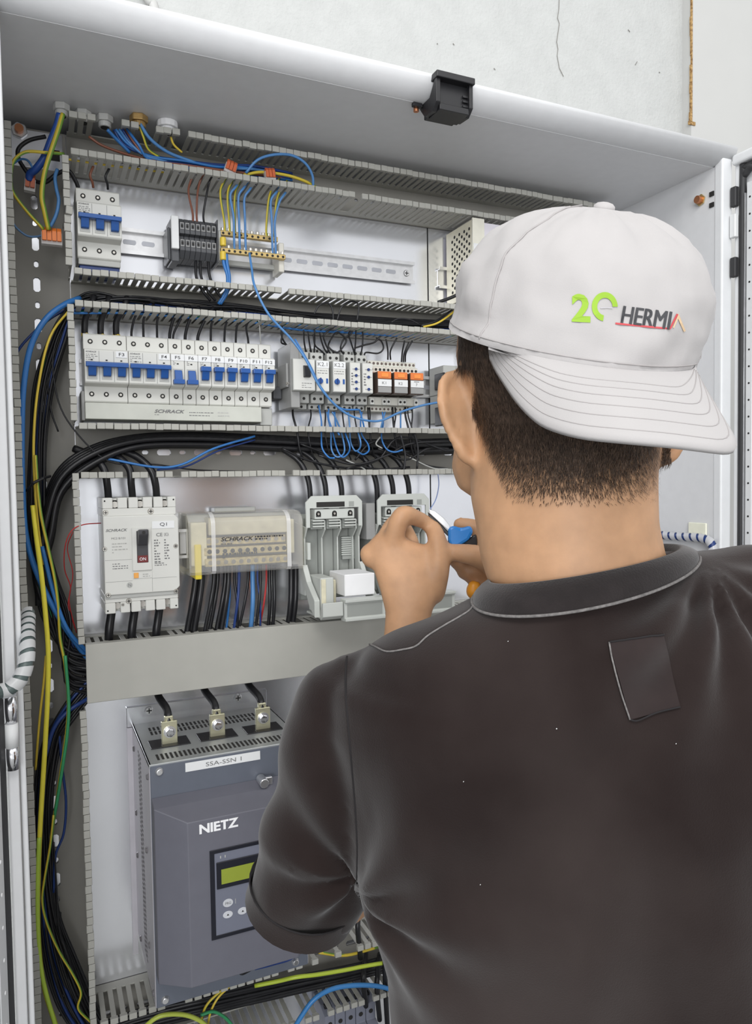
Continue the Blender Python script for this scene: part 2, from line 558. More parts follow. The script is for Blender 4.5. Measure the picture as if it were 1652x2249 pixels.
# latch on the rolled edge
lt = thing('latch_receiver', 'black plastic latch housing on the upper front edge of the cabinet', 'latch', at(985, 235, FRONT - 0.02))
L0, L1 = at(950, 203, FRONT - 0.012), at(1030, 208, FRONT - 0.012)
x0, x1 = L0.x, L1.x
zt, zb = CEIL + 0.022, CEIL - 0.014
MB().box(x0 - 0.001, x1 + 0.001, FRONT - 0.026, FRONT - 0.008, zt - 0.006, zt + 0.002).build('top_flange', black, lt, 0.001, 2)
MB().prism([(FRONT + 0.022, zb + 0.010), (FRONT + 0.022, CEIL), (FRONT - 0.004, CEIL), (FRONT - 0.022, zt), (FRONT - 0.022, zb + 0.002), (FRONT - 0.012, zb - 0.006), (FRONT + 0.010, zb - 0.004)], 'x', x0, x0 + 0.006).build('side_wall', black, lt, 0.0006)
MB().prism([(FRONT + 0.022, zb + 0.010), (FRONT + 0.022, CEIL), (FRONT - 0.004, CEIL), (FRONT - 0.022, zt), (FRONT - 0.022, zb + 0.002), (FRONT - 0.012, zb - 0.006), (FRONT + 0.010, zb - 0.004)], 'x', x1 - 0.005, x1).build('side_wall', black, lt, 0.0006)
MB().box(x0 + 0.006, x1 - 0.005, FRONT + 0.006, FRONT + 0.022, zb - 0.002, CEIL).build('back_wall', black, lt, 0.0006)
MB().box(x0 + 0.006, x1 - 0.005, FRONT - 0.020, FRONT + 0.01, zb - 0.006, zb + 0.002).build('bottom_wall', black, lt, 0.0006)
MB().box(x0 + 0.005, x1 - 0.004, FRONT - 0.0150, FRONT - 0.0135, zb + 0.001, zt - 0.004).build('inner_plate', black, lt)
for k in range(3):
    MB().box(x1 - 0.012, x1 - 0.0045, FRONT - 0.0175, FRONT - 0.012, zb + 0.004 + k * 0.006, zb + 0.0065 + k * 0.006).build('rib', black, lt)
MB().box(x0 - 0.014, x0 - 0.001, FRONT + 0.012, FRONT + 0.018, CEIL - 0.005, CEIL).build('wing', black, lt, 0.0005)
p = at(914, 226, FRONT + 0.02)
MB().cyl((p.x, FRONT + 0.02, CEIL), (p.x, FRONT + 0.02, CEIL - 0.008), 0.0035, 10).build('grounding_stud', copper, cab)

# ------------------------------------------------------------------ doors
rd = thing('cabinet_door', 'right cabinet door standing open beside the white cap', 'door', (RW + 0.03, FRONT - 0.3, 0.1))
DX = RW + 0.017
MB().box(DX + 0.014, DX + 0.018, FRONT - 0.60, FRONT - 0.014, 0.1, CEIL + 0.01).build('door_leaf', enamel2, rd)
MB().box(DX - 0.004, DX + 0.018, FRONT - 0.60, FRONT - 0.008, CEIL - 0.004, CEIL + 0.012).build('door_edge', enamel2, rd, 0.004, 3)
MB().box(DX + 0.004, DX + 0.014, FRONT - 0.018, FRONT - 0.008, 0.1, CEIL + 0.008).build('door_edge', enamel2, rd, 0.002, 2)
gy0 = FRONT - 0.017
gp = [Vector((DX + 0.006, gy0 - 0.004, 0.1)), Vector((DX + 0.006, gy0 - 0.004, 1.6)), Vector((DX + 0.006, gy0 - 0.004, CEIL - 0.04)), Vector((DX + 0.006, gy0 - 0.008, CEIL - 0.022)),
      Vector((DX + 0.006, gy0 - 0.022, CEIL - 0.012)), Vector((DX + 0.006, gy0 - 0.05, CEIL - 0.010)), Vector((DX + 0.006, FRONT - 0.58, CEIL - 0.010))]
MB().tube(catmull(gp, 6), 0.0052, 8).build('door_gasket', rubber, rd, smooth=True)
MB().box(DX + 0.002, DX + 0.010, gy0 - 0.0112, gy0 - 0.0098, 0.1, CEIL - 0.05).build('gasket_lip', steel, rd)
rail = MB()
yr0, yr1 = gy0 - 0.024, gy0 - 0.0125
rail.box(DX + 0.004, DX + 0.014, yr0, yr1, 0.1, CEIL - 0.035)
rl = rail.build('perforated_rail', enamel2, rd, 0.0006)
for k in range(60):
    z = CEIL - 0.058 - k * 0.0255
    if z < 0.9:
        break
    MB().cyl((DX + 0.0036, (yr0 + yr1) / 2, z), (DX + 0.006, (yr0 + yr1) / 2, z), 0.0016, 8).build('rail_hole', hole, rl)
MB().box(DX + 0.006, DX + 0.014, FRONT - 0.6, yr0 - 0.004, 0.1, CEIL - 0.05).build('inner_panel', enamel, rd)
for z in (2.062, 1.955):
    MB().box(DX - 0.004, DX + 0.004, FRONT - 0.016, FRONT - 0.006, z - 0.03, z).build('hinge', rubber, rd, 0.001)
MB().box(DX - 0.005, DX + 0.003, FRONT - 0.0165, FRONT - 0.006, 1.985, 2.02).build('hinge_pin', paper, rd, 0.001)

ld = thing('cabinet_door', 'left cabinet door standing open at the picture edge', 'door', (-0.06, FRONT - 0.2, 0.1))
def lpt(s_, off, z):
    "along the opened left door: s_ outward from the hinge, off toward the room"
    a = radians(20)
    return Vector((-0.0345 - sin(a) * s_ + cos(a) * off, FRONT - 0.018 - cos(a) * s_ - sin(a) * off, z))
def lbox(name, m, s0, s1, o0, o1, z0, z1, parent=ld):
    b = MB()
    vs = [lpt(s, o, z) for z in (z0, z1) for s, o in ((s0, o0), (s1, o0), (s1, o1), (s0, o1))]
    b.add(vs, [(0, 1, 2, 3), (4, 5, 6, 7), (0, 1, 5, 4), (1, 2, 6, 5), (2, 3, 7, 6), (3, 0, 4, 7)])
    return b.build(name, m, parent)
lbox('door_leaf', enamel, 0.0, 0.5, -0.006, -0.002, 0.1, CEIL + 0.01)
lbox('door_gasket', rubber, 0.002, 0.012, -0.002, 0.002, 0.1, CEIL)
lr = lbox('perforated_rail', enamel2, 0.0135, 0.030, -0.002, 0.001, 0.1, CEIL - 0.03)
for k in range(46):
    z = 1.02 + k * 0.033
    if z > 2.0: break
    p = lpt(0.021, 0.0012, z)
    MB().cone(p, p + Vector((0.0008, -0.0002, 0)), 0.0022, 0.0014, 8).build('rail_dimple', whiteink, lr)
lbox('inner_panel', enamel, 0.031, 0.5, -0.002, 0.0, 0.1, CEIL - 0.03)

# chrome hinge on the left front frame
hg = thing('door_hinge', 'chrome and white barrel hinge on the left cabinet frame', 'hinge', (-0.028, FRONT - 0.018, 1.335))
MB().cyl((-0.0275, FRONT - 0.017, 1.381), (-0.0275, FRONT - 0.017, 1.408), 0.0062, 14).build('hinge_barrel', chrome, hg, smooth=True)
MB().cyl((-0.0275, FRONT - 0.017, 1.357), (-0.0275, FRONT - 0.017, 1.381), 0.0066, 14).build('hinge_sleeve', paper, hg, smooth=True)
MB().cyl((-0.0275, FRONT - 0.017, 1.334), (-0.0275, FRONT - 0.017, 1.357), 0.0062, 14).build('hinge_barrel', chrome, hg, smooth=True)

# ------------------------------------------------------------------ slotted wiring ducts
TIP = -0.080
def finger_mesh(axis, s):
    "one finger of a duct wall; wall at 0, tip toward the inside s"
    b = MB()
    def put(a0, a1, y0, y1, w0, w1):
        if axis == 'h':
            b.box(a0, a1, y0, y1, min(w0, w1), max(w0, w1))
        else:
            b.box(min(w0, w1), max(w0, w1), y0, y1, a0, a1)
    put(-0.0034, 0.0034, TIP + 0.006, -0.014, 0, s * 0.0016)
    put(-0.0049, 0.0049, TIP, TIP + 0.006, 0, s * 0.0078)
    me = b.mesh('finger', bev=0.0005)
    me.materials.append(ductm)
    return me
FM = {(a, s): finger_mesh(a, s) for a in 'hv' for s in (-1, 1)}

def fingers(duct, axis, wall, s, a0, a1, pitch=0.0104, skip=(), jig=0.0):
    o0 = wloc(duct)
    n = int((a1 - a0) / pitch)
    for i in range(n):
        if i in skip:
            continue
        a = a0 + (i + 0.5) * pitch
        o = bpy.data.objects.new('finger', FM[(axis, s)])
        COL.objects.link(o)
        o.parent = duct
        j = random.uniform(-jig, jig)
        loc = Vector((a, 0, wall)) if axis == 'h' else Vector((wall, 0, a))
        o.location = loc - o0 + Vector((0, 0, j) if axis == 'h' else (j, 0, 0))
        o.rotation_euler = (0, random.uniform(-0.012, 0.012), random.uniform(-0.006, 0.006))

def duct_base(duct, axis, a0, a1, w0, w1, hc=None, pitch=0.0266, big=(0.0085, 0.019), small=(0.0055, 0.0085), start=0.0, strips=((0, 1), (0, -1))):
    "channel floor with its row of mounting holes and the low solid rims"
    b = MB()
    y = -0.003
    mid = (w0 + w1) / 2 if hc is None else hc
    n = int((a1 - a0) / pitch)
    pt = (a1 - a0) / n
    for i in range(n):
        p, q = a0 + i * pt, a0 + (i + 1) * pt
        c = (p + q) / 2
        sz = big if i % 2 == 0 else small
        if axis == 'v':
            rect_ring(b, (w0, w1, p, q), (mid - sz[0] / 2, mid + sz[0] / 2, c - sz[1] / 2, c + sz[1] / 2), y)
        else:
            rect_ring(b, (p, q, w0, w1), (c - sz[1] / 2, c + sz[1] / 2, mid - sz[0] / 2, mid + sz[0] / 2), y)
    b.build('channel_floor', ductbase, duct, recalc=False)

def rim(duct, axis, wall, s, a0, a1):
    b = MB()
    if axis == 'h':
        b.box(a0, a1, -0.016, -0.001, min(wall, wall + s * 0.0018), max(wall, wall + s * 0.0018))
    else:
        b.box(min(wall, wall + s * 0.0018), max(wall, wall + s * 0.0018), -0.016, -0.001, a0, a1)
    b.build('rim', ductm, duct)

dv = thing('wiring_duct', 'tall open grey slotted duct along the left side of the cabinet', 'wiring duct', (0.018, 0, 0.80))
VL, VR = -0.0185, 0.0535
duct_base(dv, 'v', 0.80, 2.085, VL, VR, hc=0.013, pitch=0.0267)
rim(dv, 'v', VL, 1, 0.80, 2.07)
fingers(dv, 'v', VL, 1, 0.80, 2.068, jig=0.0003)
for z0, z1, sk in ((1.893, 2.032, (6,)), (1.700, 1.852, ()), (1.416, 1.640, ()), (0.80, 1.340, ())):
    rim(dv, 'v', VR, -1, z0, z1)
    fingers(dv, 'v', VR, -1, z0, z1, skip=sk, jig=0.0004)
# one finger bent outward next to the three-pole breaker
o = bpy.data.objects.new('finger', FM[('v', -1)])
COL.objects.link(o); o.parent = dv
o.location = Vector((0.046, -0.004, 1.9595)) - wloc(dv)
o.rotation_euler = (0, 0.1, 0.12)

d0 = thing('wiring_duct', 'topmost slotted duct directly below the cabinet roof', 'wiring duct', (0.45, 0, 2.031))
duct_base(d0, 'h', 0.0545, 0.92, 2.031, 2.084, pitch=0.0267, big=(0.005, 0.012), small=(0.004, 0.006))
rim(d0, 'h', 2.0315, 1, 0.055, 0.92); rim(d0, 'h', 2.0845, -1, 0.055, 0.92)
fingers(d0, 'h', 2.0305, 1, 0.055, 0.90, skip=(37,), jig=0.0004)
fingers(d0, 'h', 2.0835, -1, 0.055, 0.92, skip=(3, 4, 5, 8, 9, 13), jig=0.0006)
# perforated side: bright slots showing in the upper wall
d1 = thing('wiring_duct', 'slotted duct between the first and second device rows', 'wiring duct', (0.33, 0, 1.843))
duct_base(d1, 'h', 0.0545, 0.70, 1.843, 1.891, pitch=0.0267, big=(0.006, 0.014))
rim(d1, 'h', 1.8435, 1, 0.055, 0.70); rim(d1, 'h', 1.891, -1, 0.055, 0.70)
fingers(d1, 'h', 1.8435, 1, 0.055, 0.70, jig=0.0005)
fingers(d1, 'h', 1.8910, -1, 0.055, 0.70, skip=(26,), jig=0.0005)
d2 = thing('wiring_duct', 'slotted duct full of thick black cables below the breaker row', 'wiring duct', (0.33, 0, 1.628))
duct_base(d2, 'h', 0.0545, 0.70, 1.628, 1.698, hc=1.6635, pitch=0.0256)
rim(d2, 'h', 1.628, 1, 0.055, 0.70); rim(d2, 'h', 1.698, -1, 0.055, 0.70)
fingers(d2, 'h', 1.6275, 1, 0.055, 0.70, skip=(5, 8, 11, 26, 31), jig=0.0004)
fingers(d2, 'h', 1.6980, -1, 0.055, 0.70, jig=0.0004)
d3 = thing('wiring_duct', 'slotted duct closed by a plain grey cover above the soft starter', 'wiring duct', (0.33, 0, 1.342))
duct_base(d3, 'h', 0.0545, 0.70, 1.342, 1.4135)
rim(d3, 'h', 1.4135, -1, 0.055, 0.70)
fingers(d3, 'h', 1.4125, -1, 0.055, 0.70, pitch=0.0108, skip=(3, 8, 9, 14, 20, 23, 27))
MB().box(0.0545, 0.70, TIP - 0.003, TIP - 0.0012, 1.340, 1.4155).box(0.0545, 0.70, TIP - 0.0012, TIP + 0.012, 1.4137, 1.4155).box(
    0.0545, 0.70, TIP - 0.0012, TIP + 0.012, 1.340, 1.3418).build('duct_cover', ductm, d3, 0.0006)
d4 = thing('wiring_duct', 'lower slotted duct below the soft starter with fingers broken out', 'wiring duct', (0.33, 0, 0.832))
duct_base(d4, 'h', 0.0545, 0.62, 0.832, 0.917, pitch=0.0267)
rim(d4, 'h', 0.917, -1, 0.055, 0.62); rim(d4, 'h', 0.832, 1, 0.055, 0.62)
fingers(d4, 'h', 0.917, -1, 0.057, 0.62, pitch=0.0122, skip=(7, 8, 20, 23, 25, 26, 28, 29), jig=0.0005)
fingers(d4, 'h', 0.832, -1, 0.057, 0.62, pitch=0.0122, skip=(22, 25, 31), jig=0.0005)

# ------------------------------------------------------------------ cable glands in the cabinet roof
for k, (px, py, r, m, lab) in enumerate(((135, 240, 0.0105, gland_m, 'leftmost grey cable gland passing blue and yellow wires'),
                                   (183, 255, 0.0105, gland_m, 'second grey cable gland from the left in the roof'),
                                   (230, 265, 0.0110, gland_m, 'third grey cable gland from the left in the roof'),
                                   (305, 265, 0.0120, glandbrass, 'brown brass-coloured cable gland in the roof'),
                                   (368, 278, 0.0135, whiteink, 'largest and whitest cable gland in the roof'))):
    # where that spot of the roof lies
    d = ray(px, py); tt = (CEIL - 0.006 - CAM.z) / d.z; q = CAM + d * tt
    q.y = min(q.y, -0.03)
    g = thing('cable_gland', lab, 'cable gland', (q.x, q.y, CEIL - 0.02), 'cable glands in the cabinet roof')
    MB().cyl((q.x, q.y, CEIL), (q.x, q.y, CEIL - 0.0085), r, 6 if k != 4 else 14).build('locknut', m, g, 0.0012, 2)
    MB().cyl((q.x, q.y, CEIL - 0.0085), (q.x, q.y, CEIL - 0.015), r * 0.72, 16).build('thread', m, g, 0.0006, smooth=False)
    MB().cyl((q.x, q.y, CEIL - 0.0148), (q.x, q.y, CEIL - 0.0155), r * 0.5, 14).build('bore', hole, g)
# ------------------------------------------------------------------ DIN rails
def din_rail(label, x0, x1, zc, slots=()):
    r = thing('din_rail', label, 'mounting rail', ((x0 + x1) / 2, 0, zc - 0.0175))
    h = 0.0175
    prof = [(-0.001, zc - h + 0.005), (-0.0075, zc - h + 0.005), (-0.0075, zc - h), (-0.0065, zc - h), (-0.0065, zc - h + 0.004), (0.0, zc - h + 0.004),
            (0.0, zc + h - 0.004), (-0.0065, zc + h - 0.004), (-0.0065, zc + h), (-0.0075, zc + h), (-0.0075, zc + h - 0.005), (-0.001, zc + h - 0.005)]
    MB().prism(prof, 'x', x0, x1).build('profile', steel, r)
    for x in slots:
        b = MB()
        pts = [(x + 0.0065 * cos(a) * 0.45 + (0.006 if cos(a) > 0 else -0.006), zc + 0.0034 * sin(a)) for a in [k * pi / 6 + 0.01 for k in range(12)]]
        b.prism(pts, 'y', -0.0014, -0.0008)
        b.build('rail_slot', mat('slot_shade', (0.45, 0.46, 0.50), 0.4, metal=0.5), r)
    return r
R1Z, R2Z = 1.9535, 1.771
dr1 = din_rail('long galvanised mounting rail of the top device row', 0.115, 0.573, R1Z, [0.132 + k * 0.025 for k in range(2)] + [0.358 + k * 0.025 for k in range(8)])
screw(dr1, 0.561, -0.0012, R1Z, 0.0055, m=steel)
dr2 = din_rail('galvanised mounting rail carrying breakers and relays', 0.062, 0.64, R2Z, [0.572, 0.597])
dr3 = din_rail('short rail piece on the plate beside the power supply', 0.619, 0.72, R1Z - 0.002)

# ------------------------------------------------------------------ modular breakers
MW = 0.018
def breaker(label, x0, zc, poles, up=True, tagtxt=None, group=None, navy=False):
    wd = MW * poles
    x1 = x0 + wd
    t = thing('circuit_breaker', label, 'circuit breaker', ((x0 + x1) / 2, -0.02, zc - 0.0455), group)
    prof = [(-0.006, zc - 0.0445), (-0.048, zc - 0.0445), (-0.050, zc - 0.0425), (-0.050, zc - 0.0235), (-0.066, zc - 0.0215), (-0.068, zc - 0.0195),
            (-0.068, zc + 0.0205), (-0.066, zc + 0.0225), (-0.050, zc + 0.0245), (-0.050, zc + 0.0430), (-0.048, zc + 0.0450), (-0.006, zc + 0.0450)]
    MB().prism(prof, 'x', x0 + 0.0003, x1 - 0.0003).build('housing', devwhite, t, 0.0005)
    for k in range(poles):
        xc = x0 + MW * (k + 0.5)
        for zz in (zc + 0.0345, zc - 0.0335):
            h = MB().cyl((xc, -0.0506, zz), (xc, -0.0490, zz), 0.0032, 12).build('screw_well', hole, t)
            MB().cyl((xc, -0.0507, zz), (xc, -0.0503, zz), 0.0016, 8).box(xc - 0.0014, xc + 0.0014, -0.0509, -0.0506, zz - 0.0003, zz + 0.0003).build('terminal_screw', screwm, h)
        # window around the toggle
        MB().box(xc - 0.0062, xc + 0.0062, -0.0686, -0.0675, zc - 0.0165, zc + 0.0015).build('toggle_slot', devgrey, t)
        b = MB()
        if up:
            b.prism([(-0.068, zc - 0.013), (-0.0725, zc - 0.012), (-0.078, zc + 0.001), (-0.078, zc + 0.0045), (-0.068, zc + 0.0045)], 'x', xc - 0.0048, xc + 0.0048)
            if poles == 1:
                b.box(xc - 0.0068, xc + 0.0068, -0.0795, -0.070, zc - 0.0012, zc + 0.0050)
        else:
            b.prism([(-0.068, zc + 0.000), (-0.0725, zc - 0.001), (-0.077, zc - 0.014), (-0.077, zc - 0.0175), (-0.068, zc - 0.0175)], 'x', xc - 0.0048, xc + 0.0048)
            b.box(xc - 0.0072, xc + 0.0072, -0.079, -0.070, zc - 0.0195, zc - 0.0135)
        b.build('toggle', bluetog, t, 0.0007, 2)
        MB().box(xc - 0.0012, xc + 0.0012, -0.0686, -0.0678, zc + 0.0075, zc + 0.0090).build('status_window', hole, t)
        if k:
            MB().box(x0 + MW * k - 0.0003, x0 + MW * k + 0.0003, -0.0683, -0.06, zc - 0.019, zc + 0.020).build('pole_joint', devmid, t)
    if poles > 1:
        MB().prism([(-0.072, zc - 0.0015), (-0.080, zc - 0.0015), (-0.0805, zc + 0.0035), (-0.074, zc + 0.0055)], 'x', x0 + 0.0012, x1 - 0.0012).build('tie_bar', bluetog, t, 0.0006, 2)
        text('SCHRACK', greyink, t, x0 + 0.002, x0 + 0.015, -0.0684, zc + 0.0175, zc + 0.0195, bold=0.02, shear=0.25)
        tlines(greyink, t, x0 + 0.002, x0 + 0.016, -0.0684, zc + 0.0075, zc + 0.0165, 4, seed=int(x0 * 1e4), frac=0.28)
    else:
        tlines(greyink, t, x0 + 0.003, x0 + 0.008, -0.0684, zc + 0.0065, zc + 0.0125, 3, seed=int(x0 * 1e4), frac=0.3)
    if tagtxt:
        s = tagtxt
        if poles > 1:
            a0, a1 = x1 - 0.0155, x1 - 0.0015
        else:
            a0, a1 = x0 + 0.0002, x1 - 0.0002
        st = MB().box(a0, a1, -0.0687, -0.068, zc + 0.0125, zc + 0.0205).build('label_sticker', paper, t)
        wd_ = 0.0034 * len(s)
        c_ = (a0 + a1) / 2
        text(s, ink, st, c_ - wd_ / 2, c_ + wd_ / 2, -0.0690, zc + 0.0145, zc + 0.0185, bold=0.005)
    return t

b1 = breaker('three-pole breaker with blue toggles standing alone in the top row', 0.0612, R1Z + 0.003, 3)
b1z = R1Z + 0.003
MB().box(0.0625, 0.1142, -0.048, -0.008, b1z - 0.052, b1z - 0.0445).build('lower_terminal', devgrey, b1, 0.0006)
MB().box(0.0635, 0.1132, -0.045, -0.010, b1z - 0.060, b1z - 0.052).build('busbar_stub', navywire, b1, 0.001)

x = 0.0645
breaker('three-pole breaker labelled F3 at the left end of the row', x, R2Z, 3, tagtxt='F3', group='breakers in the second row')
breaker('three-pole breaker labelled F4 second from the left', x + 3 * MW, R2Z, 3, tagtxt='F4', group='breakers in the second row')
for k in range(8):
    nm = 'F%d' % (5 + k)
    breaker('single-pole breaker labelled %s with its toggle %s' % (nm, 'down' if k < 2 else 'up'), x + (6 + k) * MW, R2Z, 1, up=k >= 2, tagtxt=nm, group='breakers in the second row')
# comb busbar under the breakers
cb = thing('comb_busbar', 'long pale comb busbar cover under the breaker row', 'busbar', (0.18, -0.05, R2Z - 0.067))
MB().box(0.0645, 0.2985, -0.058, -0.014, R2Z - 0.0665, R2Z - 0.0455).build('cover', mat('busbar_cover', (0.52, 0.53, 0.48), 0.45), cb, 0.0008, 2)
MB().box(0.300, 0.318, -0.045, -0.014, R2Z - 0.070, R2Z - 0.0455).build('end_piece', devgrey, cb, 0.0008)
MB().box(0.0605, 0.0645, -0.05, -0.012, R2Z - 0.068, R2Z - 0.030).build('end_plate', devmid, cb, 0.0005)
text('SCHRACK', greyink, cb, 0.151, 0.191, -0.0584, R2Z - 0.0568, R2Z - 0.0522, bold=0.03, shear=0.3)
tlines(greyink, cb, 0.151, 0.182, -0.0584, R2Z - 0.0600, R2Z - 0.0580, 1, 3, frac=0.3)
tlines(greyink, cb, 0.197, 0.230, -0.0584, R2Z - 0.0605, R2Z - 0.0525, 2, 4, frac=0.22)
tlines(mat('faint_ink', (0.45, 0.45, 0.43), 0.6), cb, 0.236, 0.292, -0.0584, R2Z - 0.0605, R2Z - 0.052, 2, 5, frac=0.4)
# black wire stubs hanging below busbar
# ------------------------------------------------------------------ relays and timers on the second row
def relay_case(label, x0, x1, name='time_relay', depth=-0.075, ztop=0.0225, zlow=-0.0225, cat='relay', dz=0.0):
    zc = R2Z + dz
    t = thing(name, label, cat, ((x0 + x1) / 2, -0.02, zc - 0.045), 'control devices right of the breakers')
    xa = x0
    prof = [(-0.008, zc - 0.045), (-0.040, zc - 0.045), (-0.040, zc - 0.038), (-0.052, zc - 0.037), (-0.052, zc + zlow - 0.002), (depth, zc + zlow), (depth, zc + ztop),
            (-0.052, zc + ztop + 0.002), (-0.052, zc + 0.037), (-0.040, zc + 0.038), (-0.040, zc + 0.045), (-0.008, zc + 0.045)]
    MB().prism(prof, 'x', xa, x1).build('housing', devgrey, t, 0.0006)
    MB().box(xa + 0.0006, x1 - 0.0002, depth - 0.0006, depth + 0.004, zc + zlow + 0.0008, zc + ztop - 0.0008).build('front_plate', devwhite, t, 0.0005)
    n = 2
    wd = (x1 - xa) / n
    for i in range(n):
        xc = xa + wd * (i + 0.5)
        for zz in (zc + 0.0305, zc - 0.0305):
            MB().cyl((xc, -0.0526, zz), (xc, -0.051, zz), 0.0022, 10).build('screw_well', hole, t)
        for zz in (zc + 0.0415, zc - 0.0415):
            MB().cyl((xc, -0.0405, zz), (xc, -0.039, zz), 0.0020, 10).build('screw_well', hole, t)
    return t, xa
t, xa = relay_case('grey switching relay with a black rocker beside breaker F12', 0.3395, 0.3725, 'switch_relay', depth=-0.079)
zc = R2Z
MB().box(0.3395 - 0.0005, 0.3725 - 0.020, -0.070, -0.01, zc - 0.046, zc + 0.046).build('side_module', devmid, t, 0.001)
MB().prism([(-0.079, zc - 0.004), (-0.085, zc - 0.003), (-0.0835, zc + 0.012), (-0.079, zc + 0.0135)], 'x', 0.3545, 0.3645).build('rocker', black, t, 0.0008, 2)
MB().box(0.335, 0.3385, -0.062, -0.02, zc - 0.016, zc + 0.018).build('side_clip', devmid, t, 0.0008)
MB().box(0.325, 0.338, -0.03, -0.006, zc - 0.030, zc - 0.012).build('end_stop', devdark, t, 0.0015, 2)
screw(t, 0.3365, -0.062, zc - 0.011, 0.0024)
tlines(greyink, t, 0.352, 0.368, -0.0799, zc - 0.019, zc - 0.010, 3, 9, frac=0.25)
for nm, x0, x1, num in (('K2.1', 0.3755, 0.3955, 1), ('K2.2', 0.4015, 0.4215, 2)):
    t, xa = relay_case(('pale time relay marked K2.1 beside the rocker relay', 'pale time relay marked K2.2 between its twin and the narrow relays')[num - 1], x0, x1)
    st = MB().box(x0 + 0.0008, x1 - 0.0004, -0.0762, -0.0753, zc + 0.0115, zc + 0.0215).build('label_sticker', paper, t)
    text(nm, greyink, st, x0 + 0.0025, x1 - 0.003, -0.0765, zc + 0.014, zc + 0.0195)
    k = MB().cyl((x0 + 0.0055, -0.0755, zc - 0.0075), (x0 + 0.0055, -0.0790, zc - 0.0075), 0.0040, 14).build('knob', bluetog, t, 0.0005)
    MB().box(x0 + 0.0048, x0 + 0.0062, -0.0800, -0.0788, zc - 0.012, zc - 0.003).build('knob_ridge', navywire, k)
    MB().box(x1 - 0.0050, x1 - 0.0022, -0.0764, -0.0755, zc - 0.0105, zc - 0.0035).build('mark', bluetog, t)
    tlines(greyink, t, x0 + 0.002, x1 - 0.003, -0.0758, zc + 0.003, zc + 0.010, 2, 12 + num, frac=0.25)
for num, (x0, x1) in enumerate(((0.4285, 0.4455), (0.4485, 0.4655))):
    t, xa = relay_case(('narrow white monitoring relay with a column of dark dials, left one', 'narrow white monitoring relay next to the orange relays')[num], x0, x1, 'monitoring_relay', depth=-0.074)
    for z in ((0.0125, 0.003, -0.0065, -0.0165) if num == 0 else (0.0125, 0.0015, -0.0165)):
        d = MB().cyl((x0 + 0.0095, -0.0745, zc + z), (x0 + 0.0095, -0.0765, zc + z), 0.0021, 10).build('dial', navywire, t)
        MB().box(x0 + 0.0042, x0 + 0.0150, -0.0752, -0.0746, zc + z - 0.0002, zc + z + 0.0002).build('dial_scale', greyink, d)
    tlines(greyink, t, x0 + 0.002, x0 + 0.006, -0.0748, zc - 0.012, zc + 0.008, 5, 30 + num, frac=0.5)
# three plug-in relays on their sockets
for k in range(3):
    x0 = 0.4715 + k * 0.0275
    x1 = x0 + 0.0272
    so = thing('relay_socket', ('beige relay socket next to the monitoring relays', 'middle beige relay socket', 'beige relay socket at the right end of the row')[k], 'relay socket', ((x0 + x1) / 2, -0.02, zc - 0.045), 'sockets of the orange relays')
    MB().prism([(-0.006, zc - 0.045), (-0.034, zc - 0.045), (-0.034, zc - 0.037), (-0.046, zc - 0.036), (-0.046, zc - 0.024), (-0.030, zc - 0.022), (-0.030, zc + 0.012), (-0.050, zc + 0.013), (-0.050, zc + 0.022),
                (-0.042, zc + 0.024), (-0.042, zc + 0.032), (-0.006, zc + 0.034)], 'x', x0, x1).build('socket_body', mat('socket_beige', (0.62, 0.61, 0.55), 0.5), so, 0.0005)
    for i in range(4):
        xc = x0 + 0.0034 + i * 0.0068
        MB().cyl((xc, -0.0506, zc + 0.0175), (xc, -0.049, zc + 0.0175), 0.0021, 8).build('terminal_hole', hole, so)
        MB().cyl((xc, -0.0426, zc + 0.028), (xc, -0.041, zc + 0.028), 0.0021, 8).build('terminal_hole', mat('faded_hole', (0.12, 0.09, 0.08), 0.6), so)
        MB().cyl((xc, -0.0346, zc - 0.041), (xc, -0.033, zc - 0.041), 0.0019, 8).build('terminal_hole', MATS['faded_hole'], so)
        if i in (0, 3):
            MB().box(xc - 0.0034, xc + 0.0034, -0.050, -0.046, zc - 0.036, zc - 0.0265).build('terminal_step', devwhite, so, 0.0004)
            MB().cyl((xc, -0.0506, zc - 0.031), (xc, -0.049, zc - 0.031), 0.0019, 8).build('terminal_hole', hole, so)
    rl = thing('plug_in_relay', ('orange-topped relay at the left of three', 'orange-topped relay in the middle of three', 'orange-topped relay with a grey plate at the right of three')[k], 'relay', ((x0 + x1) / 2, -0.05, zc - 0.022), 'orange relays')
    MB().box(x0 + 0.003, x1 - 0.001, -0.071, -0.031, zc - 0.0215, zc + 0.0115).build('case', mat('smoke_case', (0.085, 0.06, 0.05), 0.2), rl, 0.0008)
    MB().box(x0 + 0.0035, x1 - 0.0015, -0.0722, -0.045, zc + 0.0010, zc + 0.0118).build('orange_top', relayorange, rl, 0.0008)
    MB().box(x0 + 0.009, x1 - 0.0065, -0.0732, -0.070, zc + 0.003, zc + 0.0095).build('test_button', mat('bright_orange', (0.85, 0.28, 0.06), 0.3), rl, 0.0006)
    st = MB().box(x0 + 0.0035, x1 - 0.0015, -0.0724, -0.0712, zc - 0.0105, zc - 0.0002).build('label_sticker', paper, rl)
    MB().box(x0 + 0.0035, x1 - 0.0015, -0.0721, -0.0712, zc - 0.0200, zc - 0.0110).build('lower_front', devmid, rl, 0.0004)
    if k < 2:
        text(('K1', 'K2')[k], greyink, st, x0 + 0.010, x0 + 0.0165, -0.0727, zc - 0.0075, zc - 0.0035)
    else:
        text('7', greyink, st, x0 + 0.012, x0 + 0.0145, -0.0727, zc - 0.0085, zc - 0.0045)
        MB().box(x0 + 0.009, x0 + 0.0175, -0.0727, -0.0724, zc - 0.0025, zc - 0.0015).build('mark', greyink, st)
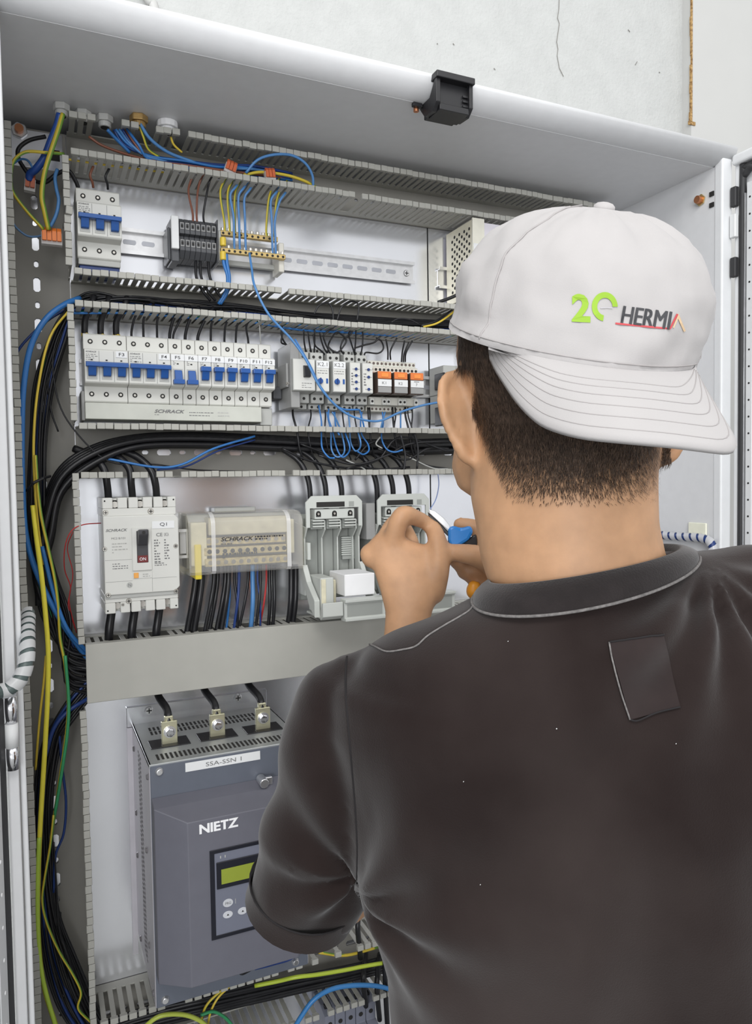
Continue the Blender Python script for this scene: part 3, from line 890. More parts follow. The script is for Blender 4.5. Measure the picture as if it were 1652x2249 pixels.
# black-edged module at the end of the row, beside the ear
em = thing('end_module', 'dark module with black edges at the row end behind the ear', 'module', (0.615, -0.03, 1.70))
MB().box(0.597, 0.65, -0.055, -0.008, 1.755, 1.80).build('housing', devgrey, em, 0.001)
MB().box(0.594, 0.598, -0.060, -0.03, 1.763, 1.788).build('side_clip', black, em, 0.001)
MB().box(0.594, 0.599, -0.055, -0.03, 1.705, 1.735).build('lower_clip', black, em, 0.001)
MB().box(0.598, 0.65, -0.05, -0.008, 1.71, 1.755).build('base', devgrey, em, 0.001)

# ------------------------------------------------------------------ black terminals, brass bars, top row
tb = thing('terminal_block', 'dark grey terminal block with seven clamps in the top row', 'terminal block', (0.205, -0.02, R1Z - 0.032))
TZ = R1Z
ta = 0.181
MB().box(ta - 0.004, ta, -0.042, -0.006, TZ - 0.030, TZ + 0.014).build('end_bracket', devdark, tb, 0.0012)
MB().box(ta, ta + 0.010, -0.050, -0.044, TZ - 0.016, TZ + 0.028).build('marker_plate', paper, tb, 0.0008)
MB().box(ta, ta + 0.011, -0.044, -0.006, TZ - 0.032, TZ + 0.026).build('end_stop', devdark, tb, 0.0012)
for i in range(7):
    xa = ta + 0.0115 + i * 0.0072
    c = MB().prism([(-0.006, TZ - 0.025), (-0.036, TZ - 0.025), (-0.046, TZ - 0.016), (-0.046, TZ - 0.0035), (-0.038, TZ - 0.002), (-0.038, TZ + 0.005), (-0.046, TZ + 0.0065),
                    (-0.046, TZ + 0.020), (-0.036, TZ + 0.029), (-0.006, TZ + 0.029)], 'x', xa, xa + 0.0068).build('clamp', devdark, tb, 0.0004)
    for z in (0.0165, -0.0065):
        MB().frame((xa + 0.0008, xa + 0.0060, TZ + z - 0.0045, TZ + z + 0.0045), (xa + 0.0016, xa + 0.0052, TZ + z - 0.0032, TZ + z + 0.0032), -0.0468, -0.0455).build('clamp_frame', devmid, c)
        MB().cyl((xa + 0.0034, -0.0464, TZ + z), (xa + 0.0034, -0.0455, TZ + z), 0.0019, 8).build('clamp_hole', hole, c)
MB().box(ta + 0.0625, ta + 0.0645, -0.046, -0.006, TZ - 0.028, TZ + 0.031).build('end_plate', devdark, tb, 0.0006)
for j, (dzz, lab, nx, yb) in enumerate(((0.017, 'upper brass earth bar with a row of screws', 10, -0.035), (-0.010, 'lower brass neutral bar with a row of screws', 12, -0.045))):
    xa, xb = (0.2500, 0.3340) if j == 0 else (0.2480, 0.3420)
    bb = thing('brass_terminal_bar', lab, 'terminal bar', ((xa + xb) / 2, yb, R1Z + dzz - 0.004), 'brass bars in the top row')
    MB().box(xa, xb, yb - 0.0035, yb + 0.0035, R1Z + dzz - 0.004, R1Z + dzz + 0.003).build('bar', brass, bb, 0.0006)
    st_ = (xb - xa) / nx
    for i in range(nx):
        xc = xa + st_ * (i + 0.5)
        h = MB().cyl((xc, yb, R1Z + dzz + 0.003), (xc, yb, R1Z + dzz + 0.0075), 0.0026, 10).build('clamp_screw', mat('nickel', (0.78, 0.74, 0.66), 0.3, metal=0.7), bb, 0.0005)
        MB().cyl((xc, yb - 0.0037, R1Z + dzz - 0.0008), (xc, yb - 0.003, R1Z + dzz - 0.0008), 0.0019, 8).build('wire_hole', hole, bb)
bc = thing('bar_carrier', 'pale plastic carrier holding the two brass bars', 'bracket', (0.295, -0.02, R1Z - 0.026))
MB().box(0.2455, 0.2505, -0.042, -0.006, R1Z - 0.024, R1Z + 0.018).build('end_block', devgrey, bc, 0.001)
MB().box(0.3345, 0.3425, -0.040, -0.006, R1Z - 0.030, R1Z + 0.012).build('end_block', mat('beige_plastic', (0.62, 0.60, 0.54), 0.45), bc, 0.001)
MB().box(0.2505, 0.3345, -0.016, -0.008, R1Z - 0.021, R1Z - 0.014).build('cross_bar', devgrey, bc, 0.0006)
for zz in (R1Z + 0.002, R1Z - 0.024):
    o = MB().cyl(at(490, 531 if zz > R1Z - 0.01 else 562, -0.05) + Vector((0, 0, 0.006)), at(490, 531 if zz > R1Z - 0.01 else 562, -0.05) - Vector((0, 0, 0.006)), 0.0045, 10).build('cable_ferrule', yellowwire, bc, 0.001)

# ------------------------------------------------------------------ power supply with perforated case
ps = thing('power_supply', 'metal power supply with a perforated side half behind the cap', 'power supply', (0.70, -0.05, 1.905))
PX = 0.634
MB().box(PX + 0.001, 0.74, -0.086, -0.006, 1.908, 2.020).build('case', mat('lilac_white', (0.66, 0.63, 0.68), 0.4), ps, 0.001)
pb = MB()
# side panel with real holes: strip cells in yz
ys = [-0.086, -0.010]
cell = 0.0074
def side_cells(b, x, y0, y1, z0, z1, ny, nz, r):
    for j in range(nz):
        for i in range(ny):
            if (i + j) % 2:
                continue
            a0 = y0 + (y1 - y0) * i / ny
            a1 = y0 + (y1 - y0) * (i + 2) / ny
            c0, c1 = z0 + (z1 - z0) * j / nz, z0 + (z1 - z0) * (j + 1) / nz
pl = MB().box(PX - 0.001, PX + 0.0008, -0.088, -0.006, 1.905, 2.022)
side = pl.build('perforated_side', mat('yellowed_zinc', (0.74, 0.70, 0.56), 0.4, metal=0.3), ps, 0.0005)
for j in range(17):
    for i in range(4):
        yy = -0.078 + i * 0.0150 + (0.0075 if j % 2 else 0)
        zz = 2.010 - j * 0.0058
        MB().cyl((PX - 0.0013, yy, zz), (PX + 0.0002, yy, zz), 0.0026, 8).build('vent_hole', hole, side)
MB().box(PX - 0.0015, PX + 0.02, -0.0885, -0.086, 1.905, 2.024).build('front_edge', mat('zinc_edge', (0.78, 0.76, 0.66), 0.35, metal=0.4), ps)
MB().box(PX, PX + 0.06, -0.089, -0.0865, 1.96, 1.985).build('type_plate', paper, ps)
MB().box(PX, PX + 0.012, -0.086, -0.05, 1.896, 1.905).build('terminal_strip', black, ps, 0.0006)

# ------------------------------------------------------------------ main breaker Q1
q = thing('main_breaker', 'large white moulded-case breaker marked Q1', 'circuit breaker', (0.124, -0.04, 1.452))
X0, X1, QF = 0.0800, 0.1745, -0.082
MB().box(X0 + 0.001, X1 - 0.001, -0.066, -0.004, 1.456, 1.600).build('housing', devwhite, q, 0.0015, 2)
# toothed shrouds at both ends
for (z0, z1, sg) in ((1.578, 1.602, 1), (1.452, 1.476, -1)):
    zz0, zz1 = (z0, z1)
    b = MB()
    lo_, hi_ = (0, 0.010) if sg > 0 else (zz1 - zz0 - 0.010, zz1 - zz0)
    b.box(X0, X1 - 0.002, QF + 0.004, -0.01, zz0 + lo_, zz0 + hi_)
    cuts = [0.01575, 0.0315, 0.04725, 0.063, 0.07875]
    wds = [0.0030, 0.0008, 0.0030, 0.0008, 0.0030]
    xp = X0
    for c_, w_ in zip(cuts + [None], wds + [0]):
        xe = X1 - 0.002 if c_ is None else X0 + c_ - w_
        b.box(xp, xe, QF + 0.004, -0.01, zz0 + (0.0101 if sg > 0 else 0), zz1 - (0 if sg > 0 else 0.0101))
        xp = X0 + (c_ or 0) + w_
    b.box(X0 + 0.002, X1 - 0.004, QF + 0.016, -0.01, zz0 + 0.001, zz1 - 0.001)
    b.build('terminal_shroud', devwhite, q, 0.0008)
    for i, c in enumerate((0.01575, 0.04725, 0.07875)):
        zm = zz1 - 0.009 if sg > 0 else zz0 + 0.009
        MB().cyl((X0 + c, -0.072, zm), (X0 + c, -0.06, zm), 0.0042, 12).build('terminal_bolt', screwm, q)
    for xx in (X0 + 0.003, X1 - 0.005):
        MB().cyl((xx, QF + 0.0036, zz1 - 0.004 if sg > 0 else zz0 + 0.004), (xx, QF + 0.006, zz1 - 0.004 if sg > 0 else zz0 + 0.004), 0.0011, 8).build('pin_hole', hole, q)
MB().prism([(X0, 1.4765), (X1 - 0.006, 1.4765), (X1, 1.4825), (X1, 1.5735), (X1 - 0.005, 1.5785), (X0, 1.5785)], 'y', QF, -0.05).build('front_cover', devwhite, q, 0.0012, 2)
MB().box(X0 + 0.001, X1 - 0.003, QF + 0.002, -0.05, 1.4715, 1.4765).build('cover_step', devgrey, q, 0.0005)
for (px, py) in ((230, 1206), (386, 1199), (238, 1307), (387, 1298)):
    p = at(px, py, QF); screw(q, p.x, QF, p.z, 0.0032)
for (px, py, r) in ((331, 1123, 0.0042), (283, 1320, 0.0038), (232, 1126, 0.0035), (270, 1328, 0.0022)):
    p = at(px, py, QF + 0.004); screw(q, p.x, QF + 0.004, p.z, r)
# handle
hf = MB().frame((X0 + 0.0345, X0 + 0.0590, 1.5065, 1.5625), (X0 + 0.0405, X0 + 0.0545, 1.5165, 1.5580), QF - 0.0022, QF).build('handle_frame', devwhite, q, 0.0005)
MB().box(X0 + 0.0405, X0 + 0.0545, QF - 0.0006, QF + 0.0004, 1.5165, 1.5580).build('handle_slot', mat('dark_grey', (0.05, 0.05, 0.055), 0.5), q)
MB().prism([(QF, 1.5390), (QF - 0.006, 1.5400), (QF - 0.016, 1.5540), (QF - 0.016, 1.5610), (QF - 0.004, 1.5600), (QF, 1.5560)], 'x', X0 + 0.0415, X0 + 0.0540).build('handle', mat('charcoal', (0.045, 0.045, 0.05), 0.35), q, 0.0015, 2)
MB().cyl((X0 + 0.0478, QF - 0.0164, 1.5570), (X0 + 0.0478, QF - 0.014, 1.5570), 0.0022, 10).build('handle_hole', hole, q)
on_ = MB().box(X0 + 0.0413, X0 + 0.0540, QF - 0.0016, QF - 0.0004, 1.5170, 1.5260).build('on_plate', mat('dark_red', (0.16, 0.02, 0.02), 0.4), q)
text('ON', whiteink, on_, X0 + 0.0435, X0 + 0.0515, QF - 0.0018, 1.5195, 1.5235)
ob = MB().box(X0 + 0.0350, X0 + 0.0590, QF - 0.0008, QF, 1.4960, 1.5045).build('trip_field', devwhite, q, 0.0003)
MB().box(X0 + 0.0358, X0 + 0.0418, QF - 0.0018, QF - 0.0006, 1.4968, 1.5038).build('trip_button', mat('orange_button', (0.78, 0.36, 0.08), 0.4), ob, 0.0004)
tlines(mat('faint_ink2', (0.4, 0.4, 0.38), 0.6), ob, X0 + 0.047, X0 + 0.056, QF - 0.0012, 1.4975, 1.5030, 2, 41, frac=0.4)
st = MB().box(X0 + 0.0605, X0 + 0.0890, QF - 0.0006, QF, 1.5605, 1.5700).build('label_sticker', paper, q)
text('Q1', ink, st, X0 + 0.0705, X0 + 0.0795, QF - 0.0009, 1.5630, 1.5680)
text('SCHRACK', greyink, q, X0 + 0.003, X0 + 0.0295, QF - 0.0003, 1.5585, 1.5620, bold=0.02, shear=0.3)
text('MC2 B/101', greyink, q, X0 + 0.0095, X0 + 0.0265, QF - 0.0003, 1.5485, 1.5510)
tlines(MATS['faint_ink2'], q, X0 + 0.010, X0 + 0.029, QF - 0.0003, 1.5300, 1.5450, 4, 42, frac=0.35)
tlines(greyink, q, X0 + 0.010, X0 + 0.029, QF - 0.0003, 1.5095, 1.5185, 3, 43, frac=0.35)
text('CE', greyink, q, X0 + 0.0655, X0 + 0.0735, QF - 0.0003, 1.5500, 1.5545, bold=0.01)
text('UKCA', greyink, q, X0 + 0.0755, X0 + 0.0815, QF - 0.0003, 1.5500, 1.5545)
tlines(greyink, q, X0 + 0.0625, X0 + 0.0700, QF - 0.0003, 1.5150, 1.5470, 9, 44, frac=0.45)
tlines(greyink, q, X0 + 0.0755, X0 + 0.0820, QF - 0.0003, 1.5190, 1.5470, 8, 45, frac=0.45)
tlines(greyink, q, X0 + 0.0625, X0 + 0.0880, QF - 0.0003, 1.5110, 1.5160, 2, 46, frac=0.4)
p = at(285, 1285, QF)
MB().cyl((p.x, QF + 0.001, p.z), (p.x, QF - 0.0004, p.z), 0.0038, 14).build('round_mark', devgrey, q)
text('N', greyink, q, p.x - 0.0018, p.x + 0.0018, QF - 0.0006, p.z - 0.002, p.z + 0.002)
for (a0, a1, zz) in ((X0 + 0.001, X0 + 0.034, 1.4935), (X0 + 0.059, X1 - 0.004, 1.4950), (X0 + 0.001, X0 + 0.034, 1.5215)):
    MB().box(a0, a1, QF - 0.0002, QF + 0.0002, zz, zz + 0.0004).build('panel_line', devmid, q)
MB().box(X0 + 0.0588, X0 + 0.0592, QF - 0.0002, QF + 0.0002, 1.4780, 1.4955).build('panel_line', devmid, q)

# ------------------------------------------------------------------ distribution block under a clear cover
db = thing('distribution_block', 'brass distribution block under a clear plastic cover', 'distribution block', (0.27, -0.04, 1.49))
DX0, DX1, DZ0, DZ1 = 0.1895, 0.3520, 1.4945, 1.5785
MB().box(DX0 + 0.004, DX1 - 0.004, -0.030, -0.004, DZ0 + 0.004, DZ1 - 0.004).build('base', devgrey, db, 0.001)
MB().box(DX0 + 0.030, DX1 - 0.018, -0.060, -0.030, DZ0 + 0.052, DZ1 - 0.008).build('insulator_block', cardm, db, 0.001)
for i, (z, dy) in enumerate(((DZ0 + 0.043, -0.052), (DZ0 + 0.029, -0.056), (DZ0 + 0.014, -0.060))):
    bar = MB().box(DX0 + 0.024, DX1 - 0.020, dy, dy + 0.022, z - 0.0055, z + 0.0055).build('brass_bar', mat('pale_brass', (0.66, 0.56, 0.32), 0.4, metal=0.5, var=0.25, scale=160), db, 0.0006)
    for k in range(11):
        xx = DX0 + 0.031 + k * 0.0108
        MB().cyl((xx, dy - 0.0006, z), (xx, dy + 0.002, z), 0.0032, 10).build('clamp_screw', hole if i == 1 else screwm, bar)
text('SCHRACK', ink, db, DX0 + 0.0420, DX0 + 0.0880, -0.0779, DZ0 + 0.0445, DZ0 + 0.0500, bold=0.02, shear=0.3)
tlines(ink, db, DX0 + 0.090, DX0 + 0.132, -0.0779, DZ0 + 0.0440, DZ0 + 0.0505, 2, 51, frac=0.6)
tlines(greyink, db, DX0 + 0.042, DX0 + 0.058, -0.0779, DZ0 + 0.0395, DZ0 + 0.0425, 1, 52, frac=0.5)
tlines(greyink, db, DX0 + 0.044, DX0 + 0.134, -0.0779, DZ0 + 0.0200, DZ0 + 0.0290, 2, 53, frac=0.6)
ap = []
for a in [k * pi / 16 for k in range(9)]:
    ap.append((-0.050 - 0.027 * sin(a), DZ1 - 0.018 + 0.018 * cos(a)))
ap = [(-0.004, DZ1)] + ap + [(-0.077, DZ0 + 0.004), (-0.073, DZ0), (-0.004, DZ0)]
def shell(b, prof, x0, x1, th=0.0016):
    # hollow cover: outer skin plus offset inner skin
    k = len(b.v)
    n = len(prof)
    for x in (x0, x1):
        b.v += [Vector((x, p[0], p[1])) for p in prof]
    for i in range(n - 1):
        b.f.append((k + i, k + i + 1, k + n + i + 1, k + n + i))
cv = MB(); shell(cv, ap, DX0 + 0.032, DX1 - 0.022)
cover = cv.build('clear_cover', clearp, db, smooth=True)
for x0, x1, m in ((DX0 + 0.029, DX0 + 0.035, clearedge), (DX1 - 0.026, DX1 - 0.020, clearedge)):
    b = MB(); shell(b, [(p[0] - 0.0012, p[1] + 0.0004) for p in ap], x0, x1)
    b.build('cover_rib', m, cover)
for x0, x1 in ((DX0, DX0 + 0.030), (DX1 - 0.021, DX1)):
    b = MB(); shell(b, [(p[0] * 0.93, p[1] - 0.001) for p in ap], x0, x1)
    b.prism([(p[0] * 0.93, p[1] - 0.001) for p in ap], 'x', x0 if x0 == DX0 else x1 - 0.0012, x0 + 0.0012 if x0 == DX0 else x1)
    b.build('cover_end', clearp, cover)
MB().box(DX0 - 0.008, DX0 + 0.001, -0.050, -0.044, DZ0 + 0.028, DZ0 + 0.058).frame((DX0 - 0.012, DX0 + 0.002, DZ0 + 0.022, DZ0 + 0.062), (DX0 - 0.010, DX0 + 0.0, DZ0 + 0.026, DZ0 + 0.058), -0.054, -0.05).build('side_latch', clearedge, cover)
MB().box(DX0 + 0.045, DX0 + 0.105, -0.03, -0.008, DZ1 - 0.002, DZ1 + 0.005).build('top_latch', devgrey, db, 0.001)
MB().box(DX0 + 0.010, DX0 + 0.019, -0.060, -0.020, DZ0 - 0.008, DZ0 + 0.040).build('yellow_marker', mat('marker_yellow', (0.82, 0.66, 0.05), 0.45), db, 0.001)
MB().box(DX0 + 0.006, DX0 + 0.028, -0.055, -0.010, DZ0 + 0.010, DZ0 + 0.07).build('end_block', cream, db, 0.001)
MB().box(DX1 - 0.016, DX1 - 0.004, -0.045, -0.010, DZ0 + 0.02, DZ0 + 0.07).build('end_block', cream, db, 0.001)

# ------------------------------------------------------------------ fuse switch disconnectors with their lids folded down
fw = mat('fuse_holder_grey_white', (0.52, 0.54, 0.51), 0.42, var=0.015)
fg = mat('fuse_well_grey', (0.31, 0.325, 0.305), 0.45, var=0.03)
def fuse_switch(label, x0, first):
    x1 = x0 + 0.0885
    t = thing('fuse_switch', label, 'fuse switch', ((x0 + x1) / 2, -0.04, 1.425), 'open fuse switches')
    z0, z1, yf = 1.4290, 1.5980, -0.072
    MB().box(x0 + 0.003, x1 - 0.003, -0.030, -0.004, z0 + 0.012, z1 - 0.028).build('back_body', fg, t, 0.001)
    # arched top guard with slot
    MB().prism([(x0, 1.552), (x0, z1 - 0.009), (x0 + 0.009, z1), (x1 - 0.009, z1), (x1, z1 - 0.009), (x1, 1.552), (x1 - 0.006, 1.552), (x1 - 0.006, 1.5800), (x0 + 0.006, 1.5800), (x0 + 0.006, 1.552)], 'y', yf, yf + 0.004).build('top_guard', fw, t, 0.0005)
    MB().box(x0 + 0.016, x0 + 0.060, yf - 0.0003, yf + 0.0005, 1.5815, 1.5890).build('guard_slot', hole, t)
    MB().box(x0 + 0.067, x0 + 0.075, yf - 0.0003, yf + 0.0005, 1.5815, 1.5890).build('guard_slot', fg, t)
    MB().box(x0 + 0.014, x1 - 0.012, yf + 0.002, -0.03, 1.5640, 1.5785).build('contact_cover', fw, t, 0.0008)
    for k in range(3):
        xc = x0 + 0.0195 + k * 0.0250
        ke = MB().cyl((xc, yf + 0.0014, 1.5725), (xc, yf + 0.004, 1.5725), 0.0036, 12).box(xc - 0.0036, xc + 0.0036, yf + 0.0014, yf + 0.004, 1.5675, 1.5725).build('contact_opening', hole, t)
        MB().cyl((xc, yf + 0.0010, 1.5715), (xc, yf + 0.003, 1.5715), 0.0018, 10).build('contact_bolt', screwm, ke)
        for j in range(3):
            MB().box(xc - 0.009, xc + 0.009, yf + 0.001, yf + 0.012, 1.5525 + j * 0.0042, 1.5545 + j * 0.0042).build('contact_fin', fw, t, 0.0003)
        MB().box(xc - 0.0095, xc + 0.0095, yf + 0.010, -0.02, 1.5490, 1.5640).build('contact_base', fg, t, 0.0005)
        # fuse well walls
        MB().prism([(-0.030, 1.470), (yf + 0.022, 1.470), (yf + 0.022, 1.535), (yf + 0.008, 1.548), (yf + 0.008, 1.562), (-0.030, 1.562)], 'x', xc + 0.0110, xc + 0.0132).build('well_wall', fw, t, 0.0003)
        MB().box(xc - 0.0100, xc + 0.0100, -0.036, -0.028, 1.470, 1.550).build('fuse_well', fg, t, 0.0006)
    MB().prism([(-0.004, 1.452), (yf + 0.012, 1.452), (yf + 0.012, 1.536), (yf, 1.552), (-0.004, 1.56)], 'x', x0, x0 + 0.0022).build('side_cheek', fw, t, 0.0004)
    MB().prism([(-0.004, 1.452), (yf + 0.012, 1.452), (yf + 0.012, 1.536), (yf, 1.552), (-0.004, 1.56)], 'x', x1 - 0.0022, x1).build('side_cheek', fw, t, 0.0004)
    MB().box(x0 + 0.0025, x0 + 0.0075, yf + 0.004, -0.03, 1.505, 1.530).build('latch', fw, t, 0.0006)
    MB().cyl((x0 + 0.0085, yf + 0.016, 1.517), (x0 + 0.0085, yf + 0.018, 1.517), 0.0040, 14).build('round_mark', devmid, t)
    # right finned guide and lower block
    for k in range(9):
        MB().box(x1 - 0.024, x1 - 0.004, -0.046, -0.044, 1.507 + k * 0.0032, 1.5085 + k * 0.0032).build('guide_rib', fw, t)
    MB().prism([(x1 - 0.022, 1.500), (x1 + 0.004, 1.500), (x1 + 0.004, 1.520), (x1 - 0.006, 1.535), (x1 - 0.022, 1.535)], 'y', -0.044, -0.03).build('guide_plate', fg, t, 0.0005)
    # lid folded forward
    MB().prism([(-0.055, 1.490), (-0.066, 1.470), (-0.090, 1.440), (-0.112, 1.428), (-0.112, 1.452), (-0.080, 1.475), (-0.062, 1.498)], 'x', x0 - 0.004, x0 + 0.004).build('lid_arm', fw, t, 0.0006)
    MB().prism([(-0.055, 1.490), (-0.066, 1.470), (-0.090, 1.440), (-0.112, 1.428), (-0.112, 1.452), (-0.080, 1.475), (-0.062, 1.498)], 'x', x1 - 0.002, x1 + 0.005).build('lid_arm', fw, t, 0.0006)
    MB().box(x0 + 0.002, x1 + 0.002, -0.128, -0.060, 1.4270, 1.4300).build('lid_floor', fw, t, 0.0005)
    MB().prism([(-0.128, 1.4270), (-0.140, 1.4330), (-0.140, 1.4520), (-0.136, 1.4520), (-0.128, 1.4400)], 'x', x0 - 0.002, x0 + 0.028).build('lid_lip', fw, t, 0.0006)
    MB().prism([(-0.128, 1.4240), (-0.146, 1.4250), (-0.146, 1.4290), (-0.142, 1.4290), (-0.142, 1.4500), (-0.146, 1.4510), (-0.146, 1.4550), (-0.126, 1.4550)], 'x', x0 + 0.029, x1 + 0.003).build('lid_handle', fw, t, 0.0006)
    MB().box(x0 + 0.033, x1 - 0.002, -0.1424, -0.1416, 1.4310, 1.4485).build('lid_recess', fg, t)
    MB().box(x0 + 0.038, x1 - 0.004, -0.122, -0.062, 1.4560, 1.4870).build('fuse_clip', whiteink, t, 0.001)
    MB().box(x0 + 0.006, x0 + 0.026, -0.110, -0.060, 1.4310, 1.4830).build('fuse_clip', fw, t, 0.001)
    MB().box(x0 + 0.0262, x0 + 0.0335, -0.100, -0.060, 1.4400, 1.4780).build('fuse_link', cream, t, 0.001)
    MB().box(x0 + 0.007, x0 + 0.0135, -0.1115, -0.1095, 1.4330, 1.4810).build('clip_pad', cream, t)
    return t
fuse_switch('open fuse switch with its lid folded down beside the clear-covered block', 0.3575, True)
f2 = fuse_switch('open fuse switch partly hidden behind the left hand', 0.4710, False)
MB().box(0.4550, 0.4700, -0.066, -0.006, 1.530, 1.585).build('side_terminal_box', devmid, f2, 0.001)

# ------------------------------------------------------------------ soft starter
ss = thing('soft_starter', 'grey soft starter with a small green display', 'soft starter', (0.213, -0.1, 0.96))
SX0, SX1, SY, SZ0, SZ1 = 0.1165, 0.3135, -0.175, 0.979, 1.281
MB().box(SX0, SX0 + 0.003, SY + 0.001, -0.002, SZ0, SZ1).build('side_plate', ssside, ss, 0.0008)
MB().box(SX1 - 0.003, SX1, SY + 0.001, -0.002, SZ0, SZ1).build('side_plate', ssside, ss, 0.0008)
MB().box(SX0 + 0.001, SX1 - 0.001, SY, SY + 0.003, SZ0, SZ1 - 0.0015).build('front_plate', ssgrey, ss, 0.0008)
MB().box(SX0 + 0.003, SX1 - 0.003, SY + 0.003, -0.004, SZ0 + 0.004, SZ1 - 0.012).build('core', devdark, ss)
top = MB().box(SX0, SX1, SY + 0.0005, -0.002, SZ1 - 0.004, SZ1).build('top_plate', mat('zinc_deck', (0.47, 0.49, 0.49), 0.38, metal=0.55, var=0.04), ss, 0.0006)
fl = MB().box(SX0 - 0.007, SX1 - 0.001, -0.004, -0.001, SZ1 - 0.004, SZ1 + 0.0245).build('mounting_flange', galv, ss, 0.0006)
for px, py in ((327, 1560), (522, 1532)):
    p = at(px, py, -0.004)
    sc_ = screw(fl, p.x, -0.004, p.z, 0.0062, 'flange_screw', steel, 0.003)
MB().box(SX0 - 0.007, SX0, -0.004, -0.001, SZ0 - 0.03, SZ1 - 0.0045).build('edge_strip', ssside, ss)
# vent slots in the deck
for (y0, y1, x0_, x1_) in ((-0.064, -0.050, SX0 + 0.018, SX1 - 0.012), (-0.046, -0.032, SX0 + 0.018, SX1 - 0.012), (-0.162, -0.142, SX0 + 0.012, SX1 - 0.010)):
    n = int((x1_ - x0_) / 0.0056)
    for i in range(n):
        xx = x0_ + i * 0.0056
        MB().box(xx, xx + 0.0028, y0, y1, SZ1 - 0.0002, SZ1 + 0.0003).build('vent_slot', hole, top)
for k, (px, py) in enumerate(((361, 1613), (466, 1597), (571, 1577))):
    # insulated opening and bolted lug
    cx = SX0 + 0.035 + k * 0.0625
    ya = -0.105
    MB().box(cx - 0.025, cx + 0.025, ya - 0.017, ya + 0.017, SZ1 - 0.0002, SZ1 + 0.0012).build('insulated_opening', black, top, 0.0004)
    lug = MB().box(cx - 0.0100, cx + 0.0100, ya - 0.006, ya + 0.0, SZ1 - 0.002, SZ1 + 0.030).build('busbar_lug', mat('tinned_brass', (0.66, 0.64, 0.46), 0.32, metal=0.8), ss, 0.0006)
    MB().cyl((cx, ya - 0.006, SZ1 + 0.0165), (cx, ya - 0.0075, SZ1 + 0.0165), 0.0078, 16).build('washer', steel, lug)
    MB().cyl((cx, ya - 0.0075, SZ1 + 0.0165), (cx, ya - 0.013, SZ1 + 0.0165), 0.0056, 6).build('bolt_head', chrome, lug, 0.0008)
    MB().box(cx - 0.0055, cx + 0.0055, ya - 0.0035, ya + 0.004, SZ1 + 0.028, SZ1 + 0.036).build('cable_shoe', MATS['tinned_brass'], lug, 0.001)
# side perforation and rivets on the left plate
for j in range(46):
    for i in range(3):
        zz = 1.262 - j * 0.0058 - i * 0.0012
        yy = -0.070 - i * 0.0105 - j * 0.00036
        MB().box(SX0 - 0.0003, SX0 + 0.001, yy - 0.0034, yy + 0.0034, zz, zz + 0.0026).build('side_vent', mat('vent_grey', (0.16, 0.15, 0.16), 0.6), ss)
for (yy, zz) in ((-0.022, 1.252), (-0.030, 1.165), (-0.042, 0.993), (-0.030, 1.105), (-0.132, 1.158), (-0.132, 1.035), (-0.160, 1.262), (-0.160, 0.99)):
    MB().cone((SX0, yy, zz), (SX0 - 0.002, yy, zz), 0.0044, 0.003, 12).build('rivet', mat('rivet_dark', (0.22, 0.21, 0.22), 0.4, metal=0.5), ss, smooth=False)
for px, py in ((350, 1695), (363, 2196), (649, 2112)):
    p = at(px, py, SY)
    MB().cone((p.x, SY, p.z), (p.x, SY - 0.0035, p.z), 0.0056, 0.0036, 14).build('front_screw', steel, ss, 0.0006, 2)
# protruding front cover with chamfered edges
CX0, CX1, CZ0, CZ1, CF = SX0 + 0.0015, SX1 + 0.0005, 1.022, 1.2405, -0.222
cvb = MB()
O = [(CX0, CZ0), (CX1, CZ0), (CX1, CZ1), (CX0, CZ1)]
M1 = [(CX0, CZ0 + 0.0), (CX1, CZ0 + 0.0), (CX1, CZ1), (CX0, CZ1)]
I = [(CX0 + 0.034, CZ0 + 0.002), (CX1 - 0.030, CZ0 + 0.002), (CX1 - 0.030, CZ1 - 0.018), (CX0 + 0.034, CZ1 - 0.018)]
vs_ = [(p[0], SY, p[1]) for p in O] + [(p[0], SY - 0.020, p[1]) for p in ((CX0, CZ0), (CX1, CZ0), (CX1, CZ1 - 0.006), (CX0, CZ1 - 0.006))] + [(p[0], CF, p[1]) for p in I]
fs_ = []
for r_ in (0, 4):
    for i in range(4):
        j = (i + 1) % 4
        fs_.append((r_ + i, r_ + j, r_ + 4 + j, r_ + 4 + i))
fs_ += [(8, 9, 10, 11), (0, 3, 2, 1)]
cov = cvb.add(vs_, fs_).build('front_cover', ssfront, ss, 0.0008)
text('NIETZ', whiteink, cov, at(438, 1832, CF).x, at(524, 1812, CF).x, CF - 0.0004, 1.2065, 1.2180, bold=0.035, spacing=0.95)
KX0, KX1, KZ0, KZ1 = at(460, 1875, CF).x, CX1 - 0.042, 1.0755, 1.1840
KX1 = KX0 + 0.094
MB().frame((KX0, KX1, KZ0, KZ1), (KX0 + 0.0055, KX1 - 0.0055, KZ0 + 0.0045, KZ1 - 0.0045), CF - 0.0016, CF).build('keypad_frame', mat('ink_black', (0.012, 0.013, 0.02), 0.35), cov, 0.0004)
kp = MB().box(KX0 + 0.0055, KX1 - 0.0055, CF - 0.0008, CF, KZ0 + 0.0045, KZ1 - 0.0045).build('keypad', panelblue, cov)
KW = KX0 + 0.0055
MB().box(KW + 0.002, KX1 - 0.0075, CF - 0.0024, CF - 0.0008, KZ1 - 0.048, KZ1 - 0.0155).build('display_bezel', MATS['ink_black'], kp, 0.0006)
MB().box(KW + 0.0075, KX1 - 0.012, CF - 0.0028, CF - 0.0022, KZ1 - 0.0425, KZ1 - 0.0245).build('display', lcd, kp)
for i in range(2):
    MB().box(KW + 0.0068 + i * 0.0055, KW + 0.0080 + i * 0.0055, CF - 0.0012, CF - 0.0008, KZ1 - 0.0115, KZ1 - 0.0085).build('indicator', devgrey, kp)
